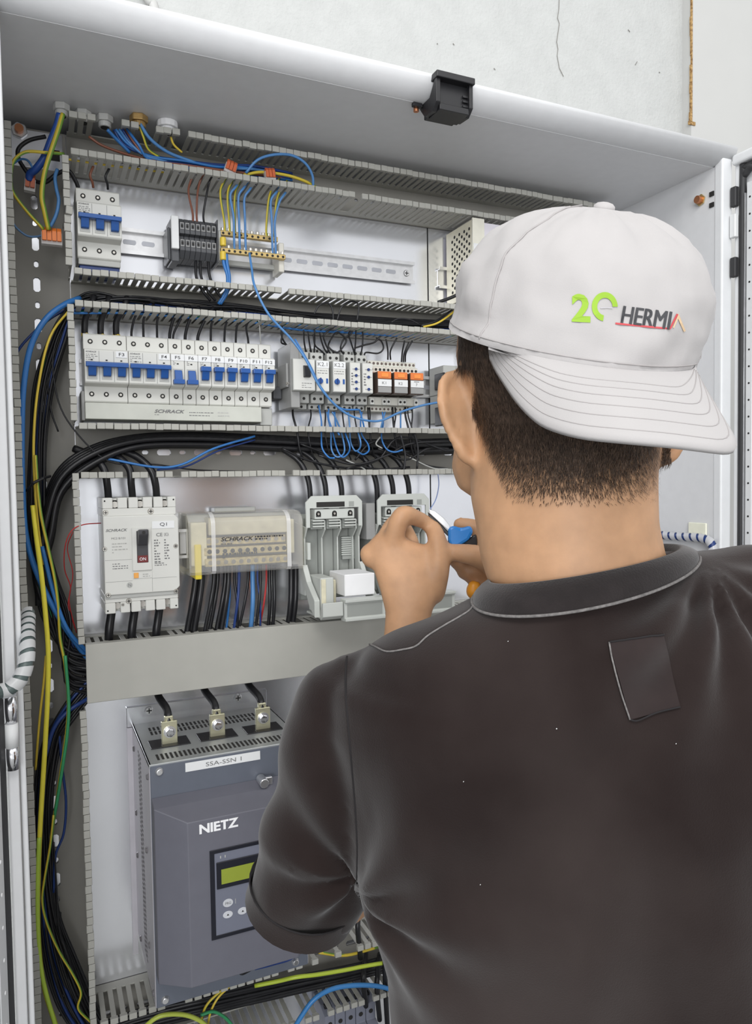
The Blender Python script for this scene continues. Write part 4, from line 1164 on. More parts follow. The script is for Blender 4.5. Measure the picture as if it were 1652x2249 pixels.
def oval_btn(cx, cz, rx, rz, txt):
    b = MB().prism([(cx + rx * cos(k * pi / 10), cz + rz * sin(k * pi / 10)) for k in range(20)], 'y', CF - 0.0016, CF - 0.0006).build('button', mat('button_grey', (0.52, 0.53, 0.56), 0.45), kp, 0.0003)
    if txt:
        text(txt, greyink, b, cx - rx * 0.55, cx + rx * 0.55, CF - 0.0019, cz - rz * 0.3, cz + rz * 0.3)
    else:
        MB().prism([(cx - 0.0014, cz - 0.0008), (cx + 0.0014, cz - 0.0008), (cx, cz + 0.0012)], 'y', CF - 0.0019, CF - 0.0016).build('arrow', hole, b)
oval_btn(KW + 0.0150, KZ0 + 0.0410, 0.0062, 0.0050, 'PRG')
oval_btn(KW + 0.0145, KZ0 + 0.0268, 0.0060, 0.0044, None)
oval_btn(KW + 0.0325, KZ0 + 0.0268, 0.0060, 0.0044, None)
oval_btn(KW + 0.0500, KZ0 + 0.0268, 0.0060, 0.0044, None)
oval_btn(KW + 0.0660, KZ0 + 0.0410, 0.0062, 0.0050, 'RUN')
MB().box(KW + 0.0238, KW + 0.0244, CF - 0.0012, CF - 0.0008, KZ0 + 0.038, KZ0 + 0.044).build('indicator', devgrey, kp)
st = MB().box(at(407, 1682, SY).x, at(571, 1650, SY).x, SY - 0.0006, SY, 1.2655, 1.2765).build('label_sticker', paper, ss)
text('SSA-SSN 1', greyink, st, at(452, 1680, SY).x, at(530, 1660, SY).x, SY - 0.0009, 1.2683, 1.2735)
lk = at(577, 1727, SY - 0.012)
MB().cyl((lk.x, SY - 0.002, CZ1 + 0.001), (lk.x, SY - 0.022, CZ1 + 0.001), 0.006, 12).box(lk.x - 0.004, lk.x + 0.012, SY - 0.016, SY - 0.010, CZ1 - 0.004, CZ1 + 0.006).build('cover_lock', steel, ss, 0.0008)

# ------------------------------------------------------------------ orange lever connectors
def lever(label, p, n, m, rz=0.0, sc=1.0):
    t = thing('lever_connector', label, 'connector', p, 'orange lever connectors')
    for i in range(n):
        o = MB().prism([(-0.006, -0.008), (0.004, -0.008), (0.005, 0.006), (-0.002, 0.009), (-0.006, 0.004)], 'x', i * 0.0058 - n * 0.0029, i * 0.0058 - n * 0.0029 + 0.0052)
        o.v = [Vector(p) + v * sc for v in o.v]
        o.build('lever', m, t, 0.0004)
    b = MB().box(-n * 0.0029 - 0.0008, n * 0.0029 + 0.0002, -0.003, 0.006, -0.012, 0.003)
    b.v = [Vector(p) + v * sc for v in b.v]
    b.build('body', clearedge, t)
    t.rotation_euler = (0, rz, 0)
    return t
lever('orange lever connector joining yellow-green and blue wires in the left duct', at(114, 517, -0.055), 4, orange)
lever('reddish lever connector under the blue wire loop in the left duct', at(67, 400, -0.045), 2, rustred, 0.1)
lever('reddish-brown lever connector lying at the left in the top duct', at(508, 366, -0.068), 3, rustred, 0.3, 0.85)
lever('reddish lever connector lying at the right in the top duct', at(593, 381, -0.070), 3, rustred, -0.1, 0.8)

# ------------------------------------------------------------------ terminals at the lower right
for k in range(5):
    xa = 0.378 + k * 0.017
    t = thing('bottom_terminal', 'grey-blue terminal unit at the bottom edge below the lower duct, %s' % ('first from the left', 'second from the left', 'third in the row', 'second from the right', 'last at the right')[k], 'terminal block', (xa + 0.008, -0.03, 0.735), 'terminal units at the bottom edge')
    MB().prism([(-0.004, 0.735), (-0.070, 0.735), (-0.070, 0.775), (-0.056, 0.780), (-0.056, 0.806), (-0.036, 0.812), (-0.004, 0.812)], 'x', xa, xa + 0.0162).build('housing', mat('blue_grey', (0.20, 0.21, 0.26), 0.4), t, 0.0008)
    MB().box(xa + 0.003, xa + 0.0135, -0.0715, -0.069, 0.748, 0.770).build('label_plate', paper if k in (2, 4) else devdark, t, 0.0005)
    MB().cyl((xa + 0.008, -0.0565, 0.793), (xa + 0.008, -0.055, 0.793), 0.0035, 10).build('screw_well', hole, t)
    MB().box(xa + 0.004, xa + 0.012, -0.044, -0.036, 0.806, 0.8135).build('wire_entry', black, t, 0.0005)
# ------------------------------------------------------------------ wires and cables
ORD = ['first', 'second', 'third', 'fourth', 'fifth', 'sixth', 'seventh', 'eighth', 'ninth', 'tenth', 'eleventh', 'twelfth', 'thirteenth', 'fourteenth', 'fifteenth', 'sixteenth', 'seventeenth', 'eighteenth', 'nineteenth', 'twentieth']
def rank(k, xs):
    "place of item k when counted from the left"
    return ORD[sorted(range(len(xs)), key=lambda i: (xs[i], i)).index(k)]
rnd = random.Random(11)
def jit(pts, a, ay=0.004):
    "shifts a whole wire sideways a little, each bend by its own amount"
    return [(p[0] + rnd.uniform(-a, a), p[1] + rnd.uniform(-a, a), p[2] + rnd.uniform(-ay, ay)) for p in pts]

# thick blue wire from the second duct down the left duct
wire([(175, 655, -0.045), (140, 670, -0.062), (100, 702, -0.070), (68, 760, -0.072), (52, 850, -0.072), (48, 960, -0.072), (50, 1080, -0.070), (58, 1180, -0.068), (85, 1268, -0.066), (135, 1365, -0.066), (195, 1450, -0.05)],
     0.0036, bluewire, 'thick bright blue wire curving down the left duct', name='blue_wire')
wire([(170, 668, -0.04), (110, 700, -0.05), (55, 750, -0.055), (30, 790, -0.05), (22, 830, -0.03)], 0.0016, navywire, 'thin dark blue wire leaving left behind the thick blue one', name='blue_wire')
# bundle of black wires down the left duct
fan = [((150 + k, 668 + 2 * k), (112 + 4 * k, 735), (78 + 4.5 * k, 840), (66 + 4 * k, 960), (64 + 4 * k, 1090), (68 + 4 * k, 1210)) for k in range(10)]
for k, f in enumerate(fan):
    mm = (blackwire, blackwire, greenwire, blackwire, navywire, blackwire, blackwire, navywire, blackwire, blackwire)[k]
    nm = {id(blackwire): 'black', id(greenwire): 'green', id(navywire): 'dark blue'}[id(mm)]
    pts = [(p[0], p[1], -0.030 - 0.022 * abs(sin(k * 1.7))) for p in f]
    tail = [(84 + 5 * k, 1300, -0.05), (130 + 3 * k, 1400, -0.05), (200, 1445 + 8 * k, -0.045)]
    wire(jit(pts + tail, 2.5), 0.0017, mm, '%s wire in the bundle fanning down the left duct' % nm, group=nm + ' wires in the left bundle')
wire([(160, 672, -0.05), (110, 740, -0.066), (84, 850, -0.068), (74, 960, -0.068), (76, 1060, -0.066), (84, 1160, -0.066), (96, 1240, -0.064)], 0.0016, yellowwire, 'thin yellow wire at the front of the left bundle', name='yellow_wire')
# pair of thin black wires drooping beside the bundle
wire([(140, 690, -0.04), (110, 740, -0.045), (105, 830, -0.045), (112, 900, -0.045), (128, 948, -0.045)], 0.0011, blackwire, 'thin black wire drooping between bundle and breaker row')
wire([(150, 690, -0.05), (120, 760, -0.055), (118, 830, -0.055), (140, 910, -0.06), (200, 985, -0.06), (255, 1018, -0.055), (340, 1020, -0.05), (430, 1032, -0.04), (560, 1036, -0.03)], 0.0010, blackwire, 'thin black wire crossing the corner above the main breaker')
# long yellow wire, front, curving along the left duct
wire([(78, 1000, -0.072), (82, 1060, -0.075), (90, 1130, -0.076), (105, 1200, -0.076), (120, 1270, -0.074), (128, 1330, -0.072), (132, 1400, -0.070), (143, 1460, -0.070), (150, 1540, -0.070), (146, 1610, -0.068), (136, 1680, -0.066), (124, 1760, -0.062), (112, 1840, -0.06)],
     0.0019, ygwire, 'yellow-green wire turning green past the cable knot', name='earth_wire')
wire([(143, 1440, -0.0715), (151, 1540, -0.0715), (148, 1610, -0.0695), (138, 1680, -0.0675), (127, 1750, -0.064), (118, 1800, -0.06)], 0.0021, greenwire, 'green wire swinging down the middle of the left duct', name='green_wire')
wire([(72, 1110, -0.07), (80, 1180, -0.074), (92, 1270, -0.075), (100, 1350, -0.076), (106, 1430, -0.076), (105, 1520, -0.076), (100, 1620, -0.076), (94, 1720, -0.076), (88, 1820, -0.076), (84, 1920, -0.076), (83, 2020, -0.076), (88, 2110, -0.074), (100, 2180, -0.072), (125, 2260, -0.068)],
     0.0030, mat('bright_yellow_insulation', (0.80, 0.70, 0.06), 0.4), 'thick bright yellow cable running the length of the left duct', cat='cable', name='yellow_cable')
wire([(86, 1840, -0.079), (83, 1930, -0.079), (83, 2020, -0.079), (88, 2110, -0.077), (101, 2180, -0.075), (126, 2265, -0.071)], 0.0027, mat('lime_insulation', (0.42, 0.58, 0.06), 0.4), 'lime green cable end at the bottom of the left duct', cat='cable', name='green_cable')
wire([(101, 1440, -0.072), (96, 1500, -0.073), (88, 1570, -0.072), (82, 1640, -0.07), (78, 1690, -0.06)], 0.0015, yellowwire, 'thin yellow wire branching left from the yellow cable', name='yellow_wire')
wire([(118, 1790, -0.066), (110, 1860, -0.068), (98, 1930, -0.07), (93, 1980, -0.07), (104, 2030, -0.07), (130, 2090, -0.07), (160, 2140, -0.068), (178, 2180, -0.066), (172, 2215, -0.064), (200, 2245, -0.06)], 0.0016, ygwire, 'thin yellow-green wire zigzagging to the lower duct', name='earth_wire')
wire([(128, 1580, -0.05), (136, 1680, -0.05), (145, 1760, -0.05), (140, 1830, -0.05), (122, 1880, -0.05), (118, 1960, -0.05)], 0.0016, navywire, 'dark blue wire bowing out beside the green one', name='blue_wire')
wire([(118, 1850, -0.05), (124, 1950, -0.052), (130, 2040, -0.054), (150, 2120, -0.05)], 0.0012, blackwire, 'single thin black wire at the right of the lower bundle')
# black bundles into and out of the covered duct
for k in range(17):
    wire(jit([(68 + 1.8 * k, 1170, -0.036 - 0.003 * (k % 5)), (76 + 3.2 * k, 1270, -0.040 - 0.003 * (k % 5)), (98 + 3.6 * k, 1365, -0.045 - 0.003 * (k % 4)), (146, 1425 + 4.5 * k, -0.052), (205, 1440 + 5.2 * k, -0.05)], 3.5), 0.0021, blackwire, 'black cable sweeping from the left duct behind the plain cover', cat='cable', group='black cables behind the plain cover', name='black_cable')
wire([(92, 1200, -0.066), (120, 1310, -0.070), (150, 1385, -0.070), (200, 1440, -0.055)], 0.0026, bluewire, 'blue cable sweeping down to the plain grey cover', cat='cable', name='blue_cable')
wire([(200, 1530, -0.05), (150, 1562, -0.062), (118, 1600, -0.062), (100, 1660, -0.06)], 0.0028, navywire, 'dark blue cable leaving the covered duct downward', cat='cable', name='blue_cable')
for k in range(15):
    wire(jit([(205, 1478 + 3.3 * k, -0.045), (146, 1545 + 4 * k, -0.046 - 0.003 * (k % 4)), (98 + 2.4 * k, 1630, -0.042 - 0.003 * (k % 4)), (80 + 2.6 * k, 1750, -0.042 - 0.003 * (k % 4)), (80 + 2.5 * k, 1880, -0.040 - 0.003 * (k % 4)), (86 + 3.0 * k, 2000, -0.040 - 0.003 * (k % 4)), (98 + 5 * k, 2110, -0.042 - 0.003 * (k % 4)), (128 + 6 * k, 2210, -0.046), (175 + 6 * k, 2285, -0.05)], 3), 0.0020,
         navywire if k in (2, 5) else blackwire, ('dark blue' if k in (2, 5) else 'black') + ' cable in the lower part of the left duct', cat='cable', group=('dark blue' if k in (2, 5) else 'black') + ' cables low in the left duct', name='black_cable' if k not in (2, 5) else 'blue_cable')
# red thin wires next to the main breaker
wire([(222, 1149, -0.05), (185, 1152, -0.075), (158, 1165, -0.082), (143, 1200, -0.075), (142, 1250, -0.06), (155, 1290, -0.055), (150, 1330, -0.055), (165, 1380, -0.05)], 0.0007, redwire, 'thin red wire looping from the main breaker into the left duct', name='red_wire')
wire([(160, 1168, -0.075), (148, 1205, -0.062), (160, 1260, -0.058), (152, 1320, -0.055), (168, 1390, -0.05)], 0.0006, redwire, 'second thin red wire hanging beside the main breaker', name='red_wire')
# thick black cables in the second lower duct
for k in range(9):
    yy = -0.024 - 0.006 * (k % 4)
    e = 958 + 3.2 * k
    wire([(1020, e + 8, yy), (860, e + 12, yy), (720, e + 8, yy), (560, e + 1, yy - 0.004), (420, e - 4, yy - 0.006), (300, e + 1, yy - 0.010), (205, e + 24 + 2 * k, yy - 0.016), (135, e + 70 + 4 * k, yy - 0.020), (98 + 2 * k, e + 150 + 6 * k, yy - 0.020), (84 + 2 * k, e + 260, yy - 0.016), (84 + 4 * k, 1330, -0.045)],
         0.0037, blackwire, 'thick black cable bending out of the duct below the breakers', cat='cable', group='thick black cables below the breakers', name='black_cable')
wire([(560, 958, -0.06), (470, 985, -0.062), (400, 1020, -0.062), (340, 1026, -0.06), (250, 1010, -0.055), (215, 1005, -0.05)], 0.0016, bluewire, 'blue wire crossing the duct above the main breaker', name='blue_wire')
wire([(560, 966, -0.055), (480, 990, -0.057), (410, 1024, -0.057), (345, 1032, -0.055)], 0.0012, navywire, 'dark blue wire beside the blue crossing wire', name='blue_wire')
# three cables into the main breaker, top and bottom
for k, (xt, xb, xm) in enumerate(((232, 238, 222), (288, 291, 276), (334, 344, 318))):
    lab = ('left', 'middle', 'right')[k]
    wire([(xm - 60, 985, -0.035), (xm - 18, 1003, -0.045), (xt - 4, 1030, -0.055), (xb - 3, 1062, -0.055), (xb, 1094, -0.045), (xb, 1108, -0.04)], 0.0050, blackwire, '%s thick black cable entering the top of the main breaker' % lab, cat='cable', name='black_cable')
for k, xb in enumerate((243, 293, 347)):
    lab = ('left', 'middle', 'right')[k]
    wire([(xb + 4, 1330, -0.04), (xb + 1, 1352, -0.045), (xb - 3, 1382, -0.048), (xb - 4, 1412, -0.045), (xb - 4, 1440, -0.04)], 0.0056, blackwire, '%s thick black cable below the main breaker' % lab, cat='cable', name='black_cable')
# cables to the fuse switches
for g, base in enumerate((678, 826)):
    for k in range(3):
        xx = base + k * 35
        wire([(xx - 60, 985, -0.035), (xx - 26, 1008, -0.04), (xx - 8, 1035, -0.048), (xx + 1, 1065, -0.05), (xx + 3, 1100, -0.048), (xx + 3, 1125, -0.045)], 0.0042, blackwire,
             '%s thick black cable to the %s fuse switch' % (('left', 'middle', 'right')[k], ('first', 'second')[g]), cat='cable', name='black_cable')
# wires under the distribution block
low = [(430, 413, 0.0045, blackwire), (443, 428, 0.0045, blackwire), (470, 452, 0.0030, blackwire), (478, 462, 0.0030, blackwire), (495, 478, 0.0036, blackwire), (502, 488, 0.0036, blackwire),
       (505, 498, 0.0018, bluewire), (515, 522, 0.0020, blackwire), (525, 515, 0.0020, navywire), (545, 527, 0.0022, blackwire), (555, 552, 0.0034, lightblue), (572, 563, 0.0022, blackwire),
       (585, 572, 0.0014, redwire), (592, 590, 0.0026, blackwire), (602, 600, 0.0026, blackwire), (640, 634, 0.0046, blackwire), (650, 644, 0.0040, blackwire), (566, 572, 0.0014, navywire), (548, 556, 0.0013, brownwire)]
nmz = {id(blackwire): 'black', id(bluewire): 'blue', id(navywire): 'dark blue', id(lightblue): 'light blue', id(redwire): 'red', id(brownwire): 'brown'}
for k, (xt, xb, r_, m_) in enumerate(low):
    c_ = nmz[id(m_)]
    yy = -0.040 - 0.004 * (k % 3)
    same = [i for i in range(len(low)) if low[i][3] is m_]
    lab = ('%s %s wire from the left under the clear-covered block' % (rank(same.index(k), [low[i][0] for i in same]), c_)) if len(same) > 1 else '%s wire hanging from the clear-covered block' % c_
    slope = -0.098 * (xb - 190)
    wire([(xt, 1240, yy), (xt, 1275, yy), ((xt + xb) / 2 + 2, 1320, yy - 0.004), (xb, 1380 + 18 + slope * 0.5 - 10, yy), (xb - 4, 1432 + slope, yy)], r_, m_, lab, cat='wire', group='%s wires below the clear-covered block' % c_, name='wire')
# soft starter feeders
for k, (x0_, y0_) in enumerate(((350, 1522), (452, 1508), (552, 1495))):
    cx = SX0 + 0.035 + k * 0.0625
    wire([Vector((cx - 0.004, -0.03, 1.36)), Vector((cx - 0.006, -0.045, 1.340)), Vector((cx - 0.005, -0.060, 1.330)), Vector((cx + 0.0, -0.088, 1.322)), Vector((cx + 0.0, -0.102, 1.316)), Vector((cx, -0.105, 1.306))], 0.0052, blackwire,
         '%s thick black cable on the soft starter lugs' % ('left', 'middle', 'right')[k], cat='cable', name='black_cable')
# second row: wires into breaker tops
tops = [(187, 735, 192), (222, 737, 226), (256, 738, 265)]
for k, (xb, yb, xt) in enumerate(tops):
    o = wire([(xb, yb + 8, -0.035), (xb - 1, yb - 10, -0.038), (xb + 1, yb - 35, -0.042), (xt + 8, yb - 62, -0.05), (xt + 14, yb - 85, -0.045)], 0.0042, blackwire, '%s thick black wire into breaker F3' % ('left', 'middle', 'right')[k], name='wire')
    MB().cyl(at(xb, yb + 4, -0.036), at(xb, yb - 3, -0.036), 0.0050, 10).build('yellow_ferrule', yellowwire, o)
for k, (xb, xt) in enumerate(((290, 296), (316, 316), (346, 346), (374, 380), (382, 395), (408, 415), (436, 447), (464, 465), (494, 496), (519, 521), (546, 541))):
    yb = 740 + (xb - 290) * 0.075
    wire([(xb, yb + 10, -0.035), (xb - 1, yb - 12, -0.038), (xt, yb - 42, -0.045), (xt + 12, yb - 62, -0.05), (xt + 22, yb - 75, -0.045)], 0.0022 if k in (3, 5, 6) else 0.0016, blackwire,
         ('left black wire into the top of breaker F4', 'middle black wire into the top of breaker F4', 'right black wire into the top of breaker F4')[k] if k < 3 else 'black wire into the top of breaker F%d' % (k + 2), group='black wires into breaker tops')
wire([(574, 765, -0.04), (572, 745, -0.045), (570, 715, -0.05), (566, 690, -0.045)], 0.0009, devgrey, 'thin pale wire above breaker F11', name='wire')
# relays: tangle above
tang = [((640, 775), (635, 765), (624, 750), (618, 735), (620, 715)), ((648, 772), (630, 758), (618, 752), (620, 735), (618, 712)),
        ((672, 772), (668, 750), (667, 725)), ((684, 776), (680, 755), (676, 728)), ((690, 776), (691, 755), (691, 725)), ((715, 780), (705, 770), (692, 758), (688, 735)), ((722, 780), (712, 765), (705, 745), (702, 730)), ((726, 778), (714, 752), (712, 735), (735, 718)),
        ((755, 778), (748, 765), (755, 745), (770, 735), (776, 720)), ((725, 748), (722, 762), (740, 774), (755, 760), (760, 745), (740, 730), (725, 748)), ((780, 780), (772, 755), (766, 735), (770, 725)), ((779, 775), (781, 750), (782, 725)),
        ((792, 782), (796, 760), (797, 735), (794, 722)), ((800, 780), (805, 774), (830, 776), (842, 766), (838, 750), (826, 742)), ((778, 765), (800, 758), (822, 752), (836, 738)), ((852, 790), (852, 770), (848, 745)), ((858, 790), (858, 770), (872, 742)),
        ((882, 795), (884, 772), (889, 748)), ((890, 795), (892, 775), (906, 748)), ((886, 795), (888, 776), (898, 752))]
for k, f in enumerate(tang):
    n_ = len(f)
    wire([(p[0], p[1], -0.040 - 0.012 * (i / (n_ - 1)) - 0.002 * (k % 4)) for i, p in enumerate(f)], 0.0013, blackwire, 'thin black wire above the relays, %s from the left where it plugs in' % rank(k, [q[0][0] for q in tang]), group='black wires above the relays')
# relays: below
blw = [((718, 905), (722, 925), (727, 950), (728, 985), (738, 1003), (752, 1000), (757, 985), (750, 950), (738, 920), (730, 905)),
       ((700, 890), (706, 925), (706, 955), (708, 985), (722, 1004), (735, 1006)), ((722, 898), (722, 920), (730, 945), (740, 985), (752, 1004), (765, 995), (768, 980), (758, 950)),
       ((765, 905), (768, 935), (770, 970), (780, 990), (790, 985), (792, 970), (785, 945)), ((795, 905), (792, 930), (795, 955), (808, 975), (810, 990), (798, 998), (786, 992)),
       ((840, 905), (842, 930), (838, 960), (848, 985), (866, 993), (885, 988)), ((846, 905), (838, 935), (836, 945)), ((735, 905), (738, 940), (745, 955)), ((790, 900), (798, 930), (800, 942)), ((880, 908), (880, 935), (880, 950))]
for k, f in enumerate(blw):
    n_ = len(f)
    wire([(p[0], p[1], -0.045 - 0.040 * (i / (n_ - 1)) * (1 if p[1] > 950 else 0.6)) for i, p in enumerate(f)], 0.0013, bluewire if k % 3 else lightblue, ('blue' if k % 3 else 'light blue') + ' wire looping below the relays', group=('blue' if k % 3 else 'light blue') + ' wires below the relays', name='blue_wire')
DWN = ((643, 652), (682, 677), (714, 714), (752, 757), (778, 784), (808, 812), (812, 812), (862, 866), (868, 866), (890, 898), (896, 906), (905, 904))
for k, (xb, xe) in enumerate(((643, 652), (682, 677), (714, 714), (752, 757), (778, 784), (808, 812), (812, 812), (862, 866), (868, 866), (890, 898), (896, 906), (905, 904))):
    wire([(xb, 895, -0.035), (xb + 1, 915, -0.04), (xe, 945, -0.05), (xe + 6, 985, -0.05), (xe + 14, 1010, -0.045)], 0.0017 if k in (0, 7, 9) else 0.0012, blackwire, '%s black wire from the left leaving the relays downward' % rank(k, [q[0] for q in DWN]), group='black wires below the relays')
for k, f in enumerate((((620, 985), (680, 1012), (760, 1028), (850, 1032)), ((660, 975), (740, 1005), (820, 1030), (900, 1026)), ((780, 1010), (820, 970), (880, 990), (930, 1020), (985, 1030)), ((830, 985), (890, 1010), (940, 985), (985, 985)),
                       ((760, 1030), (830, 1010), (880, 960), (985, 992)), ((700, 1000), (780, 1020), (850, 1000), (900, 975), (985, 968)), ((910, 950), (918, 985), (916, 1030)), ((880, 955), (890, 1000), (886, 1040)))):
    wire([(p[0], p[1], -0.05 - 0.004 * k) for p in f], 0.0016, blackwire, 'black wire tangled in the duct below the relays', group='tangled black wires below the relays')
for k, f in enumerate((((760, 1010), (800, 1030), (806, 1045)), ((835, 960), (826, 975), (840, 985)), ((900, 1005), (950, 1028), (985, 1030)))):
    wire([(p[0], p[1], -0.062) for p in f], 0.0012, devgrey, 'pale grey wire end below the relays', group='pale wires below the relays')
# long diagonal blue wire
wire([(548, 556, -0.050), (553, 590, -0.065), (560, 630, -0.085), (590, 690, -0.090), (640, 745, -0.092), (672, 790, -0.095), (700, 845, -0.098), (735, 888, -0.098), (775, 915, -0.095), (830, 925, -0.09), (880, 905, -0.085), (930, 890, -0.08), (985, 880, -0.075)],
     0.0017, lightblue, 'long light blue wire hanging diagonally across the relays', name='blue_wire')
wire([(648, 745, -0.088), (680, 800, -0.092), (705, 850, -0.094), (745, 895, -0.094), (790, 900, -0.09)], 0.0013, bluewire, 'second blue wire running along the diagonal one', name='blue_wire')
# duct between first and second rows: mixed bundle
mix = [(blackwire, 'black')] * 9 + [(navywire, 'dark blue')] * 4 + [(greenwire, 'green')] * 3 + [(bluewire, 'blue')] * 2
for k, (m_, c_) in enumerate(mix):
    e = 648 + 2.2 * k
    yy = -0.02 - 0.004 * (k % 6)
    wire(jit([(150, 672 + k, yy - 0.01), (200, e - 5 + (8 if k % 2 else 0), yy - 0.006), (300, e + 3 + rnd.uniform(-6, 8), yy - 0.01), (420, e + 12 + rnd.uniform(-6, 6), yy), (540, e + 20 + rnd.uniform(-8, 6), yy - 0.006), (660, e + 34 + rnd.uniform(-6, 6), yy), (760, e + 46, yy), (880, e + 52, yy), (1020, e + 58, yy)], 1.5), 0.0016, m_,
         '%s wire running in the duct above the breaker row' % c_, group='%s wires in the duct above the breakers' % c_)
for k, f in enumerate((((740, 705), (752, 672), (775, 662), (788, 672), (784, 706)), ((690, 690), (700, 672), (718, 665), (730, 678), (732, 705)), ((860, 708), (875, 700), (900, 702), (920, 712)))):
    wire([(p[0], p[1], -0.070) for p in f], 0.0013, blackwire, '%s black wire loop rising from the duct above the relays' % ('tall', 'rounded', 'flat')[k])
wire([(930, 718, -0.06), (960, 710, -0.062), (990, 690, -0.06), (1010, 670, -0.05)], 0.0016, yellowwire, 'yellow wire end in the duct left of the cap', name='yellow_wire')
wire([(925, 716, -0.056), (960, 704, -0.058), (1000, 676, -0.05)], 0.0018, blackwire, 'black wire beside the yellow one left of the cap')
wire([(962, 664, -0.065), (985, 656, -0.068), (1003, 648, -0.07), (1015, 640, -0.06)], 0.0026, blackwire, 'black cable rising to the power supply', cat='cable', name='black_cable')
# top row wires
for k, (xb, yb, xt, yt, m_, c_, y_) in enumerate(((424, 482, 412, 400, brownwire, 'brown', -0.036), (433, 483, 432, 402, brownwire, 'brown', -0.036), (448, 484, 452, 405, blackwire, 'black', -0.036))):
    wire([(xb, yb + 6, y_), (xb - 1, yb - 15, y_ - 0.004), (xt + 2, yt + 22, y_ - 0.012), (xt + 8, yt - 5, y_ - 0.02), (xt + 18, yt - 24, y_ - 0.02)], 0.0015, m_, ('left brown wire above the dark terminal block', 'right brown wire above the dark terminal block', 'black wire above the dark terminal block')[k], name='wire')
for k, (xa_, xe) in enumerate(((430, 432), (440, 443), (458, 462))):
    wire([(xa_, 566, -0.03), (xa_, 585, -0.036), (xe, 612, -0.042), (xe + 14, 640, -0.05), (xe + 30, 660, -0.045)], 0.0020, blackwire, 'black wire leaving the dark terminal block downward', group='black wires below the dark terminal block')
for k, (xb, yb, xt, yt, m_, lab) in enumerate(((494, 508, 484, 425, ygwire, 'leftmost yellow-green wire on the upper brass bar'), (505, 510, 500, 428, ygwire, 'second yellow-green wire on the upper brass bar'), (517, 512, 516, 430, ygwire, 'third yellow-green wire on the upper brass bar'),
                                          (586, 520, 590, 440, ygwire, 'fourth yellow-green wire on the upper brass bar'), (604, 520, 607, 445, ygwire, 'rightmost yellow-green wire on the upper brass bar'))):
    wire([(xb, yb + 4, -0.036), (xb - 1, yb - 20, -0.04), (xt, yt, -0.05), (xt + 10, yt - 30, -0.058), (xt + 24, yt - 48, -0.05)], 0.0016, m_, lab, name='earth_wire')
for k, (xb, yb, xt, yt, lab) in enumerate(((515, 546, 506, 430, 'leftmost blue wire on the lower brass bar'), (527, 547, 524, 432, 'second blue wire on the lower brass bar'), (540, 548, 537, 436, 'third blue wire bending over above the brass bars'), (599, 556, 595, 442, 'fourth blue wire on the lower brass bar'), (606, 556, 613, 446, 'rightmost blue wire on the lower brass bar'))):
    wire([(xb, yb + 4, -0.046), (xb - 1, yb - 30, -0.05), (xb - 2, yb - 70, -0.054), (xt, yt, -0.058), (xt + 12, yt - 20, -0.06), (xt + 26, yt - 40, -0.05)], 0.0017, lightblue, lab, name='blue_wire')
for k, (xb, xe) in enumerate(((490, 500), (497, 504))):
    wire([(xb, 558, -0.05), (xb + 2, 580, -0.05), (xe, 610, -0.05), (xe - 4, 640, -0.05), (xe - 20, 668, -0.045)], 0.0023, bluewire, ('left', 'right')[k] + ' blue wire hanging below the brass bars', name='blue_wire')
# top duct wires
wire([(540, 380, -0.066), (565, 352, -0.074), (600, 340, -0.078), (640, 341, -0.08), (670, 358, -0.08), (686, 385, -0.076), (688, 412, -0.07)], 0.0019, lightblue, 'light blue wire arching over the top duct', name='blue_wire')
wire([(535, 385, -0.062), (575, 378, -0.064), (630, 385, -0.066), (670, 398, -0.068), (695, 412, -0.065)], 0.0022, ygwire, 'yellow-green wire lying at the right in the top duct', name='earth_wire')
for k in range(6):
    wire(jit([(250 + 6 * k, 285, -0.055), (275 + 6 * k, 318, -0.058), (330, 342 + 2 * k, -0.055), (410, 352 + 3 * k, -0.055), (480, 362 + 3 * k, -0.055), (560, 366 + 4 * k, -0.05), (640, 382 + 3 * k, -0.045)], 2), 0.0019, (navywire, bluewire, lightblue, navywire, brownwire, bluewire)[k],
         ('dark blue', 'blue', 'light blue', 'dark blue', 'brown', 'blue')[k] + ' wire lying in the top duct', group=('dark blue', 'blue', 'light blue', 'dark blue', 'brown', 'blue')[k] + ' wires in the top duct')
wire([(304, 272, -0.07), (315, 300, -0.066), (326, 328, -0.06), (350, 345, -0.055)], 0.0016, ygwire, 'yellow-green wire coming out of the brown gland', name='earth_wire')
wire([(308, 272, -0.072), (330, 305, -0.068), (370, 335, -0.062), (430, 358, -0.058)], 0.0022, lightblue, 'light blue wire coming out of the brown gland', name='blue_wire')
wire([(236, 285, -0.07), (255, 305, -0.062), (285, 335, -0.055)], 0.0022, bluewire, 'blue wire under the third gland', name='blue_wire')
wire([(195, 300, -0.055), (230, 322, -0.055), (300, 345, -0.052), (380, 362, -0.05)], 0.0018, brownwire, 'brown wire at the left in the top duct', name='brown_wire')
wire([(375, 300, -0.066), (382, 318, -0.062), (400, 335, -0.058)], 0.0015, yellowwire, 'short yellow wire under the white gland', name='yellow_wire')
# yellow wire behind the fingers inside the top lower wall
wire([(150, 350, -0.058), (230, 362, -0.056), (310, 372, -0.056), (370, 380, -0.054)], 0.0014, yellowwire, 'yellow wire lying behind the fingers of the top duct', name='yellow_wire')
